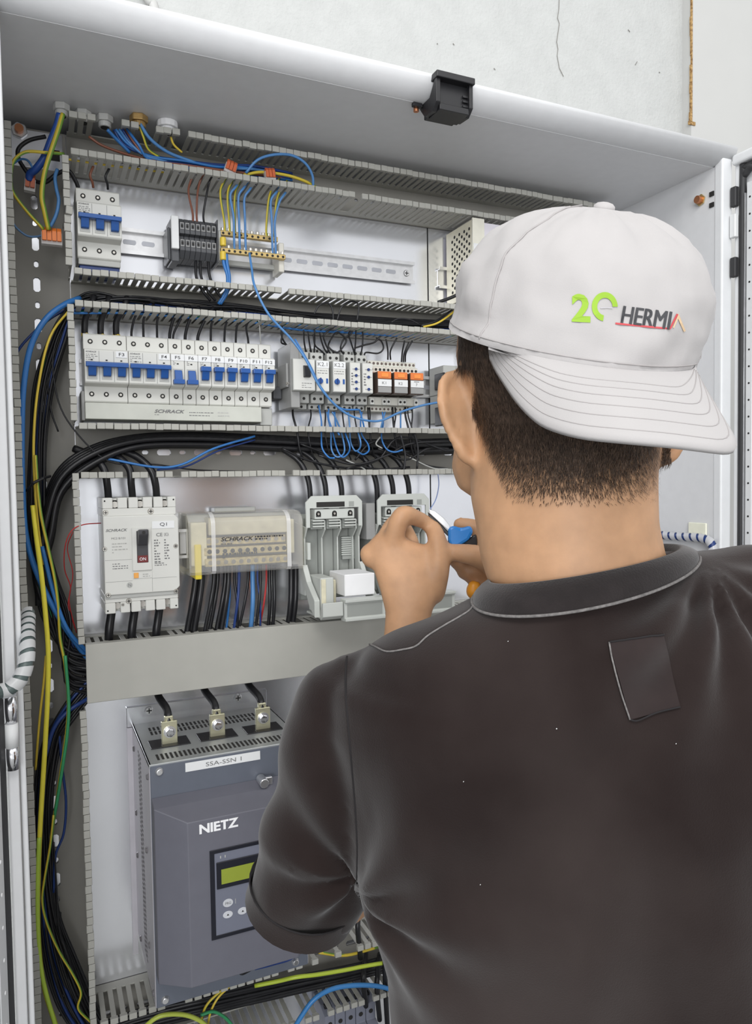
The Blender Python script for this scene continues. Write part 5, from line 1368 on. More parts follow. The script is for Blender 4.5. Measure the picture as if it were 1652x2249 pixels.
# corner at the top of the left duct
wire([(132, 250, -0.075), (126, 275, -0.072), (112, 310, -0.066), (98, 345, -0.062), (80, 370, -0.058), (66, 382, -0.052), (64, 396, -0.048)], 0.0046, mat('deep_blue_sheath', (0.015, 0.07, 0.32), 0.4), 'thick deep blue cable from the leftmost gland', cat='cable', name='blue_cable')
wire([(138, 250, -0.078), (128, 285, -0.078), (113, 330, -0.076), (98, 380, -0.072), (92, 430, -0.07), (98, 465, -0.068), (107, 505, -0.062)], 0.0030, ygwire, 'yellow-green wire from the leftmost gland to the orange connector', name='earth_wire')
wire([(140, 338, -0.066), (100, 335, -0.074), (60, 333, -0.076), (36, 346, -0.076), (26, 366, -0.074), (24, 400, -0.066), (30, 425, -0.066), (60, 465, -0.064), (96, 504, -0.060)], 0.0020, ygwire, 'yellow-green wire making a big loop in the upper left corner', name='earth_wire')
wire([(126, 372, -0.06), (121, 390, -0.062), (124, 415, -0.064), (129, 440, -0.066), (124, 470, -0.066), (111, 498, -0.062)], 0.0022, lightblue, 'light blue wire dropping to the orange connector', name='blue_wire')
wire([(22, 478, -0.05), (36, 500, -0.05), (60, 518, -0.05), (85, 519, -0.052), (98, 512, -0.055)], 0.0014, mat('steel_blue_insulation', (0.10, 0.20, 0.36), 0.45), 'dull blue wire sagging left of the orange connector', name='blue_wire')
wire([(28, 360, -0.05), (45, 350, -0.055), (60, 352, -0.058), (70, 366, -0.058), (70, 380, -0.054), (65, 392, -0.05)], 0.0014, lightblue, 'small light blue loop above the reddish connector', name='blue_wire')
wire([(100, 300, -0.04), (65, 308, -0.042), (42, 325, -0.042), (40, 345, -0.042), (52, 368, -0.042), (75, 396, -0.04), (100, 400, -0.045), (125, 382, -0.05), (150, 375, -0.055), (165, 396, -0.05), (172, 412, -0.045)], 0.0026, blackwire, 'black cable winding through the upper left corner to the breaker', cat='cable', name='black_cable')
wire([(205, 412, -0.04), (203, 400, -0.045), (198, 385, -0.05), (205, 365, -0.05)], 0.0016, brownwire, 'brown wire into the lone three-pole breaker', name='brown_wire')
wire([(237, 416, -0.04), (236, 404, -0.045), (232, 388, -0.05), (240, 370, -0.05)], 0.0016, blackwire, 'black wire into the lone three-pole breaker')
# lower duct
wire([(560, 2130, -0.08), (600, 2118, -0.085), (640, 2102, -0.09), (665, 2085, -0.09), (676, 2055, -0.08)], 0.0024, bluewire, 'blue wire bending around the soft starter corner', name='blue_wire')
wire([(525, 2120, -0.178), (530, 2136, -0.182), (545, 2130, -0.182), (560, 2122, -0.182), (600, 2112, -0.18), (640, 2100, -0.175), (680, 2075, -0.16)], 0.0030, blackwire, 'black cable hooking out under the soft starter', cat='cable', name='black_cable')
wire([(560, 2128, -0.183), (600, 2118, -0.182), (645, 2102, -0.176), (680, 2060, -0.16)], 0.0016, navywire, 'dark blue wire along the soft starter bottom', name='blue_wire')
wire([(560, 2165, -0.04), (610, 2155, -0.055), (650, 2146, -0.068), (700, 2140, -0.072), (760, 2130, -0.072), (800, 2122, -0.072), (860, 2112, -0.068)], 0.0030, mat('lime_insulation2', (0.45, 0.56, 0.05), 0.4), 'lime yellow earth cable lying in the lower duct', cat='cable', name='earth_cable')
wire([(700, 2092, -0.062), (760, 2098, -0.060), (830, 2080, -0.058)], 0.0022, ygwire, 'yellow-green wire behind the broken fingers of the lower duct', name='earth_wire')
wire([(520, 2150, -0.07), (475, 2185, -0.075), (450, 2215, -0.075), (440, 2260, -0.07)], 0.0018, ygwire, 'left yellow-green wire leaving the lower duct', name='earth_wire')
wire([(512, 2160, -0.07), (480, 2190, -0.076), (462, 2225, -0.076), (455, 2265, -0.07)], 0.0016, yellowwire, 'yellow wire leaving the lower duct', name='yellow_wire')
wire([(310, 2262, -0.085), (350, 2232, -0.09), (400, 2228, -0.09), (440, 2242, -0.088), (470, 2270, -0.08)], 0.0030, mat('lime_insulation3', (0.46, 0.54, 0.08), 0.4), 'lime earth cable arching at the bottom edge', cat='cable', name='earth_cable')
wire([(440, 2230, -0.08), (470, 2222, -0.08), (500, 2240, -0.078), (520, 2270, -0.075)], 0.0022, greenwire, 'green wire arching at the bottom edge', name='green_wire')
wire([(640, 2270, -0.088), (660, 2235, -0.092), (690, 2195, -0.094), (730, 2172, -0.094), (780, 2164, -0.092), (830, 2166, -0.088), (875, 2178, -0.08)], 0.0034, mat('mid_blue_sheath', (0.04, 0.20, 0.48), 0.4), 'blue cable arching across the bottom terminals', cat='cable', name='blue_cable')
for k in range(7):
    wire(jit([(215, 2290 - 6 * k, -0.03), (330, 2255 - 7 * k, -0.03), (480, 2220 - 7 * k, -0.034), (640, 2182 - 6 * k, -0.034), (780, 2150 - 5 * k, -0.034), (900, 2118 - 5 * k, -0.034)], 2), 0.0030, blackwire, 'thick black cable lying in the lower duct', cat='cable', group='black cables in the lower duct', name='black_cable')
for k, (xx, y0_, y1_) in enumerate(((788, 1985, 2095), (800, 2110, 2200), (830, 2115, 2230), (848, 2030, 2260))):
    wire([(xx + 4, y0_ - 20, -0.03), (xx, y0_ + 20, -0.06), (xx - 2, (y0_ + y1_) / 2, -0.075), (xx + 4, y1_ + 10, -0.06)], 0.0040, blackwire, 'thick black cable dropping past the lower duct beside the shirt', cat='cable', group='black cables beside the shirt', name='black_cable')
# blue strand by the tool
wire([(962, 1040, -0.035), (964, 1065, -0.035), (958, 1095, -0.035), (945, 1118, -0.05), (930, 1135, -0.06)], 0.0009, mat('pale_blue_insulation', (0.35, 0.45, 0.78), 0.4), 'thin pale blue wire hanging behind the fingers', name='blue_wire')
# bundle tie
tw = at(92, 1052, -0.055)
tag(MB().tube([at(58, 1078, -0.066), at(75, 1060, -0.08), at(95, 1050, -0.080), at(110, 1046, -0.065)], 0.0018, 8).build('cable_tie', blackwire), 'black cable tie around the left bundle', 'cable tie')

# ------------------------------------------------------------------ spiral-wrapped cables
def spiral_cable(label, pts, r, turns, core, y=None):
    P = catmull([p if isinstance(p, Vector) else at(*p) for p in pts], 12)
    t = thing('spiral_wrapped_cable', label, 'cable', P[-1])
    MB().tube(P, r * 0.86, 10).build('wire_core', core, t, smooth=True, recalc=False)
    # helical ribbon
    L = [0.0]
    for a, b in zip(P, P[1:]):
        L.append(L[-1] + (b - a).length)
    T = L[-1]
    def pos(s):
        s = max(0, min(T, s))
        for i in range(len(L) - 1):
            if s <= L[i + 1] or i == len(L) - 2:
                u = (s - L[i]) / max(1e-9, L[i + 1] - L[i])
                return P[i].lerp(P[i + 1], u), (P[i + 1] - P[i]).normalized()
    N = turns * 20
    pitch = T / turns
    rows = []
    for k in range(N + 1):
        s0 = T * k / N
        a = 2 * pi * turns * k / N
        row = []
        for j, ds in enumerate((0.0, 0.18, 0.36, 0.54, 0.70)):
            c, d = pos(s0 + ds * pitch)
            up = Vector((0.3, -1, 0.2))
            e1 = (up - d * up.dot(d)).normalized()
            e2 = d.cross(e1)
            row.append(c + (e1 * cos(a) + e2 * sin(a)) * r)
        rows.append(row)
    MB().grid(rows).build('spiral_wrap', spiral, t, smooth=True, recalc=False)
    return t
spiral_cable('clear spiral-wrapped cable bowing over the left cabinet frame', [(62, 1345, -0.20), (60, 1380, -0.235), (60, 1415, -0.262), (58, 1450, -0.275), (48, 1485, -0.282), (28, 1508, -0.286), (5, 1518, -0.288), (-40, 1522, -0.30)], 0.0078, 11, mat('core_grey_green', (0.09, 0.12, 0.115), 0.4))
def onwall(px, py):
    d = ray(px, py)
    return CAM + d * ((RW - 0.0095 - CAM.x) / d.x)
spiral_cable('blue spiral-wrapped cable on the right cabinet wall above the shoulder', [onwall(*p) for p in ((1400, 1164), (1440, 1173), (1470, 1177), (1500, 1179), (1535, 1181), (1556, 1187), (1566, 1204), (1568, 1260))], 0.0072, 14, navywire)
p = at(1557, 1165, -0.215)
tag(MB().box(RW - 0.004, RW - 0.0005, -0.228, -0.192, p.z - 0.013, p.z + 0.013).build('adhesive_mount', mat('cream_white', (0.80, 0.80, 0.66), 0.5), None, 0.001), 'cream adhesive cable mount on the right cabinet wall', 'cable mount')
# plate screw in the left duct
p = at(116, 1666, -0.004)
so = MB().cone((p.x, -0.003, p.z), (p.x, -0.007, p.z), 0.0062, 0.0042, 14).build('duct_screw', steel, dv, 0.0008, 2)
# ------------------------------------------------------------------ the man at work, seen from behind
skin = mat('skin', (0.50, 0.285, 0.158), 0.5, var=0.10, scale=55, bump=0.12, bscale=420, bdist=0.0008, sss=0.12, spec=0.35)
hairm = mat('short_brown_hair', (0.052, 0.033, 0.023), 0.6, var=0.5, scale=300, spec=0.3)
hairl = mat('lighter_brown_hair', (0.125, 0.082, 0.056), 0.55, var=0.4, scale=200, spec=0.3)  # lighter brown strands, more of them where the crop thins out
shirtm = mat('faded_black_cotton', (0.0150, 0.0082, 0.0073), 0.9, var=0.2, scale=6, col2=(0.036, 0.0265, 0.0245), bump=0.35, bscale=900, bdist=0.0006, sheen=0.22, spec=0.15, ramp=(0.35, 0.75))
ribm = mat('black_ribbed_cotton', (0.020, 0.016, 0.016), 0.9, var=0.2, scale=60, bump=0.4, bscale=700, bdist=0.0008, sheen=0.3, spec=0.15)
stitch = mat('grey_stitching', (0.17, 0.16, 0.155), 0.9, var=0.3, scale=400)
capm = mat('white_cotton_cap', (0.425, 0.408, 0.404), 0.85, var=0.02, scale=30, bump=0.25, bscale=1400, bdist=0.0004, sheen=0.15, spec=0.2)
capseam = mat('cap_stitching', (0.375, 0.355, 0.35), 0.9, var=0.05)

def remeshed(mb, name, voxel, smooth_it, fac=0.5):
    me = mb.mesh('tmp')
    o = bpy.data.objects.new('tmp', me)
    COL.objects.link(o)
    r = o.modifiers.new('r', 'REMESH'); r.mode = 'VOXEL'; r.voxel_size = voxel
    s = o.modifiers.new('s', 'SMOOTH'); s.iterations = smooth_it; s.factor = fac
    dg = bpy.context.evaluated_depsgraph_get()
    m2 = bpy.data.meshes.new_from_object(o.evaluated_get(dg))
    bpy.data.objects.remove(o); bpy.data.meshes.remove(me)
    m2.name = name
    for p in m2.polygons:
        p.use_smooth = True
    return m2

# person frame: turned about 28 degrees to the right of the cabinet
HY = radians(28)
HF = Vector((sin(HY), cos(HY), 0))
HR = Vector((cos(HY), -sin(HY), 0))
UP = Vector((0, 0, 1))

def ring(px, py, dep, a, b, e=2.0, sh=0.0):
    return (dp(px, py, dep) + HF * sh, HR * a, HF * b, e)

def limb(mb, pts, n=16):
    "pts: (point, radius) chain with smooth joints"
    P = [Vector(p[0]) for p in pts]
    C = catmull(P, 5)
    R = []
    for i in range(len(pts) - 1):
        for k in range(5):
            R.append(pts[i][1] + (pts[i + 1][1] - pts[i][1]) * k / 5)
    R.append(pts[-1][1])
    # rounded ends
    d0 = (C[0] - C[1]).normalized(); d1 = (C[-1] - C[-2]).normalized()
    C = [C[0] + d0 * R[0] * 0.8, C[0] + d0 * R[0] * 0.45] + C + [C[-1] + d1 * R[-1] * 0.5, C[-1] + d1 * R[-1] * 0.85]
    R = [R[0] * 0.5, R[0] * 0.86] + R + [R[-1] * 0.84, R[-1] * 0.45]
    mb.tube(C, 0, n, rr=R)

# ---- skin: head, neck, arms and hands as one surface
body = MB()
HD = 0.578
body.loft([ring(1290, 1400, 0.580, 0.060, 0.045), ring(1284, 1310, 0.568, 0.067, 0.058), ring(1276, 1270, 0.564, 0.070, 0.062), ring(1254, 1220, 0.566, 0.0680, 0.060), ring(1242, 1150, 0.570, 0.0675, 0.062), ring(1237, 1090, 0.574, 0.0700, 0.068, 2, 0.004),
           ring(1236, 1040, HD, 0.0705, 0.078, 2.0, 0.006), ring(1243, 990, HD, 0.0700, 0.088, 2.0, 0.008), ring(1244, 930, HD, 0.0700, 0.095, 2.0, 0.006), ring(1241, 870, HD, 0.0735, 0.098, 2.1, 0.004), ring(1235, 825, HD, 0.0785, 0.098, 2.2, 0.003),
           ring(1231, 770, HD, 0.0800, 0.098, 2.2, 0.002), ring(1236, 690, HD, 0.0790, 0.096, 2.2), ring(1244, 620, HD, 0.0700, 0.086, 2.0), ring(1252, 570, HD, 0.052, 0.064), ring(1258, 545, HD, 0.026, 0.03)], 32)
# jaw, chin and nose on the far side
body.loft([ring(1235, 1100, HD, 0.062, 0.050, 2, 0.050), ring(1232, 1070, HD, 0.076, 0.050, 2.2, 0.060), ring(1231, 1020, HD, 0.0815, 0.050, 2.3, 0.062), ring(1231, 960, HD, 0.078, 0.050, 2.3, 0.062), ring(1231, 880, HD, 0.076, 0.050, 2.3, 0.062), ring(1231, 800, HD, 0.076, 0.050, 2.3, 0.055)], 20)
nb = dp(1228, 905, HD) + HF * 0.098
limb(body, [(nb + UP * 0.025, 0.007), (nb + HF * 0.014, 0.010), (nb + HF * 0.006 - UP * 0.012, 0.009)], 10)
# ears: root forward on the head, flaring backward and outward
def ear(side, px, py):
    root = dp(px, py, HD - 0.004)
    out = (HR * (0.86 * side) - HF * 0.50).normalized()
    tilt = (UP * 0.985 + HF * 0.06 + HR * (0.10 * side)).normalized()
    th = out.cross(tilt).normalized()
    if th.dot(FWD) > 0:
        th = -th                        # toward the room: back of the ear
    rows = []
    W = (0.35, 0.80, 0.98, 1.0, 0.92, 0.74, 0.62, 0.46, 0.22)
    for i in range(9):
        t = i / 8
        wd = W[i]
        c = root + tilt * (0.0310 - 0.0620 * t) + out * (0.0135 * wd - 0.002) + th * (0.003 * sin(pi * t))
        rows.append((c - th * 0.001, out * (0.0140 * wd), th * 0.0034))
    body.loft(rows, 14)
    rim_ = [root + tilt * z + out * o for z, o in ((0.020, 0.000), (0.030, 0.006), (0.0335, 0.015), (0.028, 0.024), (0.015, 0.0275), (0.0, 0.0265), (-0.012, 0.022), (-0.020, 0.017), (-0.028, 0.013), (-0.031, 0.006), (-0.026, 0.000))]
    limb(body, [(p + th * 0.0012, 0.0044 if i < 7 else 0.0056) for i, p in enumerate(rim_)], 10)
ear(-1, 1040, 921)
ear(1, 1445, 921)

# torso core hidden under the shirt
body.loft([ring(1300, 1420, 0.575, 0.13, 0.05), ring(1280, 1600, 0.585, 0.15, 0.085), ring(1300, 1900, 0.590, 0.14, 0.085), ring(1360, 2300, 0.590, 0.13, 0.085)], 24)
# left arm
SL, EL, WL = dp(775, 1560, 0.600), dp(748, 1950, 0.735), dp(893, 1410, 0.772)
limb(body, [(dp(900, 1550, 0.592), 0.030), (SL, 0.032), (SL.lerp(EL, 0.5), 0.036), (EL, 0.036), (EL.lerp(WL, 0.25), 0.038), (EL.lerp(WL, 0.6), 0.032), (WL, 0.0240)])
# left hand
def hring(px, py, dep, a, b, e=2.2):
    return (dp(px, py, dep), RIGHT * a, FWD * b, e)
body.loft([hring(887, 1440, 0.770, 0.0240, 0.0225), hring(892, 1395, 0.772, 0.0228, 0.020), hring(898, 1345, 0.776, 0.0240, 0.0185), hring(900, 1300, 0.780, 0.0305, 0.0180), hring(898, 1255, 0.784, 0.0365, 0.0165),
           hring(890, 1222, 0.788, 0.0400, 0.0150), hring(872, 1198, 0.790, 0.0310, 0.0140), hring(856, 1182, 0.792, 0.0180, 0.0120)], 24)
def finger_(pts):
    limb(body, [(dp(p[0], p[1], p[2]), p[3]) for p in pts], 12)
finger_([(868, 1215, 0.788, 0.0115), (866, 1178, 0.783, 0.0110), (884, 1131, 0.778, 0.0102), (914, 1138, 0.788, 0.0090), (944, 1152, 0.800, 0.0078)])
finger_([(948, 1300, 0.784, 0.0150), (962, 1245, 0.780, 0.0128), (961, 1190, 0.785, 0.0104), (950, 1157, 0.797, 0.0088)])
finger_([(846, 1205, 0.792, 0.0115), (850, 1180, 0.796, 0.0108), (872, 1146, 0.828, 0.0095), (896, 1172, 0.846, 0.0085), (908, 1195, 0.840, 0.0075)])
finger_([(830, 1215, 0.792, 0.0110), (830, 1200, 0.798, 0.0105), (852, 1180, 0.832, 0.0092), (880, 1200, 0.846, 0.0082), (892, 1220, 0.838, 0.0074)])
finger_([(816, 1230, 0.790, 0.0100), (810, 1215, 0.794, 0.0098), (828, 1212, 0.826, 0.0082), (852, 1230, 0.836, 0.0072), (866, 1242, 0.830, 0.0066)])
# right arm and hand, mostly hidden by the neck
SRt, ERt, WRt = dp(1790, 1540, 0.600), dp(1760, 2060, 0.690), dp(1130, 1300, 0.815)
limb(body, [(dp(1650, 1430, 0.590), 0.030), (SRt, 0.032), (SRt.lerp(ERt, 0.5), 0.036), (ERt, 0.036), (ERt.lerp(WRt, 0.3), 0.036), (ERt.lerp(WRt, 0.75), 0.028), (WRt, 0.025)])
limb(body, [(WRt, 0.025), (dp(1110, 1262, 0.812), 0.0270), (dp(1088, 1225, 0.808), 0.0280), (dp(1076, 1200, 0.806), 0.020)])
finger_([(1085, 1245, 0.790, 0.0130), (1050, 1222, 0.782, 0.0118), (1020, 1216, 0.782, 0.0108), (996, 1212, 0.786, 0.0092)])
finger_([(1075, 1185, 0.812, 0.0110), (1045, 1160, 0.822, 0.0098), (1010, 1152, 0.825, 0.0085)])
finger_([(1075, 1235, 0.825, 0.0110), (1028, 1238, 0.842, 0.0098), (1003, 1232, 0.820, 0.0088), (1012, 1236, 0.806, 0.0078)])
finger_([(1085, 1258, 0.825, 0.0108), (1044, 1262, 0.838, 0.0096), (1020, 1256, 0.818, 0.0086), (1030, 1258, 0.806, 0.0076)])
finger_([(1095, 1285, 0.822, 0.0098), (1064, 1290, 0.832, 0.0086), (1044, 1282, 0.815, 0.0078), (1052, 1282, 0.806, 0.0070)])
# hips and legs continue below the picture edge
body.loft([ring(1380, 2300, 0.590, 0.13, 0.085), (dp(1380, 2300, 0.59) - UP * 0.22, HR * 0.15, HF * 0.10), (dp(1380, 2300, 0.59) - UP * 0.34, HR * 0.15, HF * 0.10)], 24)
HIP = dp(1380, 2300, 0.59) - UP * 0.30
for s_ in (-1, 1):
    h = HIP + HR * (0.085 * s_)
    limb(body, [(h, 0.075), (Vector((h.x, h.y, 0.50)) + HF * 0.01, 0.055), (Vector((h.x, h.y, 0.28)), 0.050), (Vector((h.x, h.y, 0.09)), 0.040)])
me = remeshed(body, 'person', 0.0034, 5, 0.45)
person = bpy.data.objects.new('person', me)
PO = Vector((HIP.x, HIP.y, 0.0))
for v in me.vertices:
    v.co -= PO
me.materials.clear(); me.materials.append(skin)
person.location = PO
COL.objects.link(person)
tag(person, 'person in a dark T-shirt and white cap working at the open cabinet', 'person')

def bvh_of(mesh, off):
    return BVHTree.FromPolygons([v.co + off for v in mesh.vertices], [tuple(p.vertices) for p in mesh.polygons])

# finger nails
skin_bvh = bvh_of(me, PO)
nail = mat('finger_nail', (0.66, 0.43, 0.35), 0.3, var=0.05)

# ---- shirt
sb = MB()
sb.loft([ring(1296, 1310, 0.556, 0.086, 0.062), ring(1292, 1345, 0.556, 0.112, 0.073), ring(1286, 1385, 0.560, 0.140, 0.082), ring(1280, 1425, 0.566, 0.168, 0.088, 2.2), ring(1278, 1490, 0.572, 0.192, 0.100, 2.3), ring(1278, 1580, 0.578, 0.197, 0.108, 2.4), ring(1285, 1720, 0.582, 0.190, 0.114, 2.4),
         ring(1296, 1900, 0.585, 0.182, 0.116, 2.4), ring(1318, 2000, 0.587, 0.181, 0.116, 2.4), ring(1345, 2120, 0.590, 0.178, 0.116, 2.4), ring(1372, 2300, 0.592, 0.180, 0.116, 2.4),
         (dp(1380, 2300, 0.59) - UP * 0.20, HR * 0.185, HF * 0.122, 2.4), (dp(1380, 2300, 0.59) - UP * 0.33, HR * 0.188, HF * 0.125, 2.4)], 40)
def ell(cx, cy, dep, lx, ly, rx, ry, bx, by, bd):
    c = dp(cx, cy, dep)
    u = (dp(rx, ry, dep) - dp(lx, ly, dep)) * 0.5
    v = dp(bx, by, bd) - c
    return c, u, v
c0, u0, v0 = ell(1288, 1266, 0.562, 1040, 1312, 1534, 1222, 1284, 1339, 0.487)
c1, u1, v1 = ell(1284, 1236, 0.562, 1068, 1282, 1496, 1206, 1290, 1262, 0.497)
sb.loft([(c0 + UP * 0.003, u0 * 0.90, v0 * 0.88), (c0 - UP * 0.003, u0 * 0.965, v0 * 0.935), (c0 - UP * 0.014, u0 * 1.06, v0 * 0.985), (c0 - UP * 0.035, u0 * 1.20, v0 * 1.03), (c0 - UP * 0.07, u0 * 1.3, v0 * 1.05)], 40)
# shoulders
limb(sb, [(dp(1150, 1420, 0.565), 0.040), (dp(1020, 1466, 0.572), 0.041), (dp(930, 1515, 0.580), 0.039), (dp(840, 1530, 0.588), 0.043), (dp(770, 1545, 0.594), 0.043)], 20)
limb(sb, [(dp(1390, 1400, 0.545), 0.043), (dp(1470, 1375, 0.550), 0.043), (dp(1560, 1365, 0.558), 0.044), (dp(1640, 1370, 0.57), 0.05)], 20)
limb(sb, [(dp(1150, 1400, 0.545), 0.040), (dp(1080, 1440, 0.555), 0.042), (dp(1000, 1500, 0.566), 0.048)], 20)
limb(sb, [(dp(1420, 1330, 0.565), 0.042), (dp(1540, 1318, 0.575), 0.040), (dp(1660, 1310, 0.586), 0.040), (dp(1760, 1340, 0.596), 0.042), (dp(1820, 1400, 0.600), 0.043)], 20)
# sleeves
limb(sb, [(dp(772, 1545, 0.594), 0.044), (dp(744, 1640, 0.602), 0.046), (dp(722, 1740, 0.612), 0.047), (dp(700, 1840, 0.630), 0.048), (dp(676, 1935, 0.645), 0.048)], 24)
SLE = [dp(675, 1932, 0.645), dp(662, 1978, 0.652)]
ax = (SLE[1] - SLE[0]).normalized()
u_ = (RIGHT - ax * RIGHT.dot(ax)).normalized(); v_ = ax.cross(u_)
sb.loft([(dp(700, 1840, 0.622), u_ * 0.047, v_ * 0.047), (SLE[0], u_ * 0.0475, v_ * 0.047), (SLE[1], u_ * 0.0470, v_ * 0.046)], 24)
limb(sb, [(dp(1820, 1420, 0.600), 0.044), (dp(1850, 1650, 0.612), 0.047), (dp(1870, 1900, 0.628), 0.047)], 24)
shm = remeshed(sb, 'shirt', 0.0045, 10, 0.5)
# cloth folds
arm_pit = dp(785, 1965, 0.56)
neck_r = dp(1535, 1218, 0.56)
def gauss(x, s):
    return math.exp(-(x / s) ** 2)
nrm = [v.normal.copy() for v in shm.vertices]
for v, n in zip(shm.vertices, nrm):
    q = v.co
    x = (q - dp(1300, 1500, 0.56)).dot(HR)
    z = q.z - 1.45
    d = 0.0
    # long soft vertical folds on the back
    d += 0.020 * noise.noise((x * 14 + z * 3.0, z * 2.4, 3.1)) * min(1, max(0, (-z - 0.02) / 0.16))
    # broad unevenness
    d += 0.0045 * noise.noise((q.x * 9, q.y * 9, q.z * 8)) + 0.0018 * noise.noise((q.x * 26, q.y * 26, q.z * 20))
    # rays from the armpit
    w1 = q - arm_pit
    r1 = w1.length
    if r1 < 0.24:
        ang = math.atan2(w1.dot(UP), w1.dot(HR))
        d += 0.0048 * sin(ang * 7 + 0.6) * gauss(r1 - 0.05, 0.085) * min(1, r1 / 0.03)
    # rays from the right side of the collar
    w2 = q - neck_r
    r2 = w2.length
    if r2 < 0.25:
        ang = math.atan2(w2.dot(UP), w2.dot(HR))
        d += 0.0045 * sin(ang * 12) * gauss(r2 - 0.08, 0.09) * min(1, r2 / 0.06) ** 2
    # dip across the left shoulder blade
    w3 = q - dp(850, 1485, 0.55)
    d -= 0.007 * gauss(w3.dot(UP) + 0.06 * w3.dot(HR), 0.012) * gauss(w3.dot(HR), 0.07)
    v.co = q + n * d
shm.update()
shirt_bvh = bvh_of(shm, Vector((0, 0, 0)))
for v in shm.vertices:
    v.co -= PO
shm.materials.clear(); shm.materials.append(shirtm)
shirt = bpy.data.objects.new('shirt', shm)
COL.objects.link(shirt)
shirt.parent = person
shirt['label'] = 'faded black short-sleeved T-shirt'

def cast(bvh, px, py, lift=0.0006):
    d = ray(px, py).normalized()
    h = bvh.ray_cast(CAM, d)
    if h[0] is None:
        return None
    n = h[1] if h[1].dot(d) < 0 else -h[1]
    return h[0] + n * lift

def seam(bvh, pts, r, m, parent, name='seam', lift=0.0004, dense=5):
    C = catmull([Vector((p[0], p[1], 0)) for p in pts], dense)
    P = [cast(bvh, c.x, c.y, lift) for c in C]
    P = [p for p in P if p is not None]
    Q = [P[0]]
    for p in P[1:]:
        if 0.0005 < (p - Q[-1]).length < 0.05:
            Q.append(p)
    return MB().tube(Q, r, 6).build(name, m, parent, smooth=True)

# sleeve cuff with its hem line
cf = []
for t in range(4):
    c = SLE[0].lerp(SLE[1], 0.25 + 0.30 * t)
    cf.append((c, u_ * (0.0478 + 0.0006 * (t in (0, 3))), v_ * (0.0490 + 0.0006 * (t in (0, 3)))))
cuff = MB().loft(cf, 32, caps=False)
cuff.loft([(SLE[0].lerp(SLE[1], 1.15), u_ * 0.0484, v_ * 0.0496), (SLE[0].lerp(SLE[1], 1.17), u_ * 0.047, v_ * 0.046), (SLE[0].lerp(SLE[1], 0.9), u_ * 0.040, v_ * 0.040)], 32)
cuff.build('sleeve_hem', shirtm, shirt, smooth=True)
hemp = [SLE[0].lerp(SLE[1], 0.25) + u_ * (0.0485 * cos(a)) + v_ * (0.0497 * sin(a)) for a in [k * pi / 16 for k in range(33)]]
MB().tube(hemp, 0.0008, 6).build('hem_line', mat('dark_hem', (0.012, 0.010, 0.011), 0.9), shirt, smooth=True)
# seams
seam(shirt_bvh, ((764, 1424), (760, 1470), (760, 1520), (766, 1600), (773, 1680), (781, 1780), (785, 1860), (784, 1940)), 0.0009, MATS['dark_hem'], shirt, 'sleeve_seam', 0.0)
seam(shirt_bvh, ((764, 1424), (780, 1416), (800, 1413), (822, 1420), (850, 1432), (885, 1428), (915, 1420), (940, 1398), (975, 1376), (1010, 1356), (1034, 1340), (1044, 1322)), 0.0007, stitch, shirt, 'shoulder_seam', 0.0007)
# collar: ribbed band around the neck
col = MB()
P = []
for (c, u, v, k) in ((c0, u0, v0, 1.0), (c0.lerp(c1, 0.33), u0.lerp(u1, 0.25), v0.lerp(v1, 0.30), 1.025), (c0.lerp(c1, 0.7), u0.lerp(u1, 0.62), v0.lerp(v1, 0.68), 1.02), (c1, u1, v1, 1.0), (c1 + UP * 0.0, u1 * 0.97, v1 * 0.97, 1.0), (c0.lerp(c1, 0.5), u1 * 0.93, v1 * 0.93, 1.0)):
    P.append([c + (u * cos(a) + v * sin(a)) * k for a in [2 * pi * j / 72 for j in range(72)]])
col.grid(P, close=True)
collar = col.build('collar', ribm, shirt, smooth=True)
MB().tube([c0 + (u0 * cos(a) + v0 * sin(a)) * 1.008 for a in [pi * j / 60 - 0.25 for j in range(70)]], 0.0011, 6).build('collar_stitching', stitch, collar, smooth=True)
# stitched patch below the collar
def patch(bvh, quad, nu, nv, lift):
    rows = []
    for j in range(nv + 1):
        row = []
        for i in range(nu + 1):
            a, b = i / nu, j / nv
            px = (quad[0][0] * (1 - a) + quad[1][0] * a) * (1 - b) + (quad[3][0] * (1 - a) + quad[2][0] * a) * b
            py = (quad[0][1] * (1 - a) + quad[1][1] * a) * (1 - b) + (quad[3][1] * (1 - a) + quad[2][1] * a) * b
            row.append(cast(bvh, px, py, lift))
        rows.append(row)
    return rows
pq = ((1338, 1412), (1455, 1394), (1494, 1553), (1382, 1580))
pm = mat('patch_cotton', (0.024, 0.0165, 0.016), 0.9, var=0.15, scale=40, sheen=0.3, spec=0.15)
MB().grid(patch(shirt_bvh, pq, 10, 14, 0.0012)).build('patch', pm, shirt, smooth=True, recalc=False)
seam(shirt_bvh, pq[:1] + ((1345, 1450), (1362, 1520)) + pq[3:], 0.0006, stitch, shirt, 'patch_edge', 0.0013)
seam(shirt_bvh, ((1382, 1580), (1400, 1582), (1440, 1566), (1494, 1553)), 0.0006, MATS['dark_hem'], shirt, 'patch_edge', 0.0013)
seam(shirt_bvh, ((1338, 1412), (1395, 1404), (1455, 1394)), 0.0007, MATS['dark_hem'], shirt, 'patch_edge', 0.0013)
for k, (px, py) in enumerate(((1222, 1601), (1116, 1410), (1484, 1634), (1055, 1943), (1018, 1717))):
    c = cast(shirt_bvh, px, py, 0.0006)
    MB().tube([c, c + Vector((0.0004, 0, 0.0005))], 0.00036 if k == 0 else 0.00022, 5).build('lint', paper, shirt)

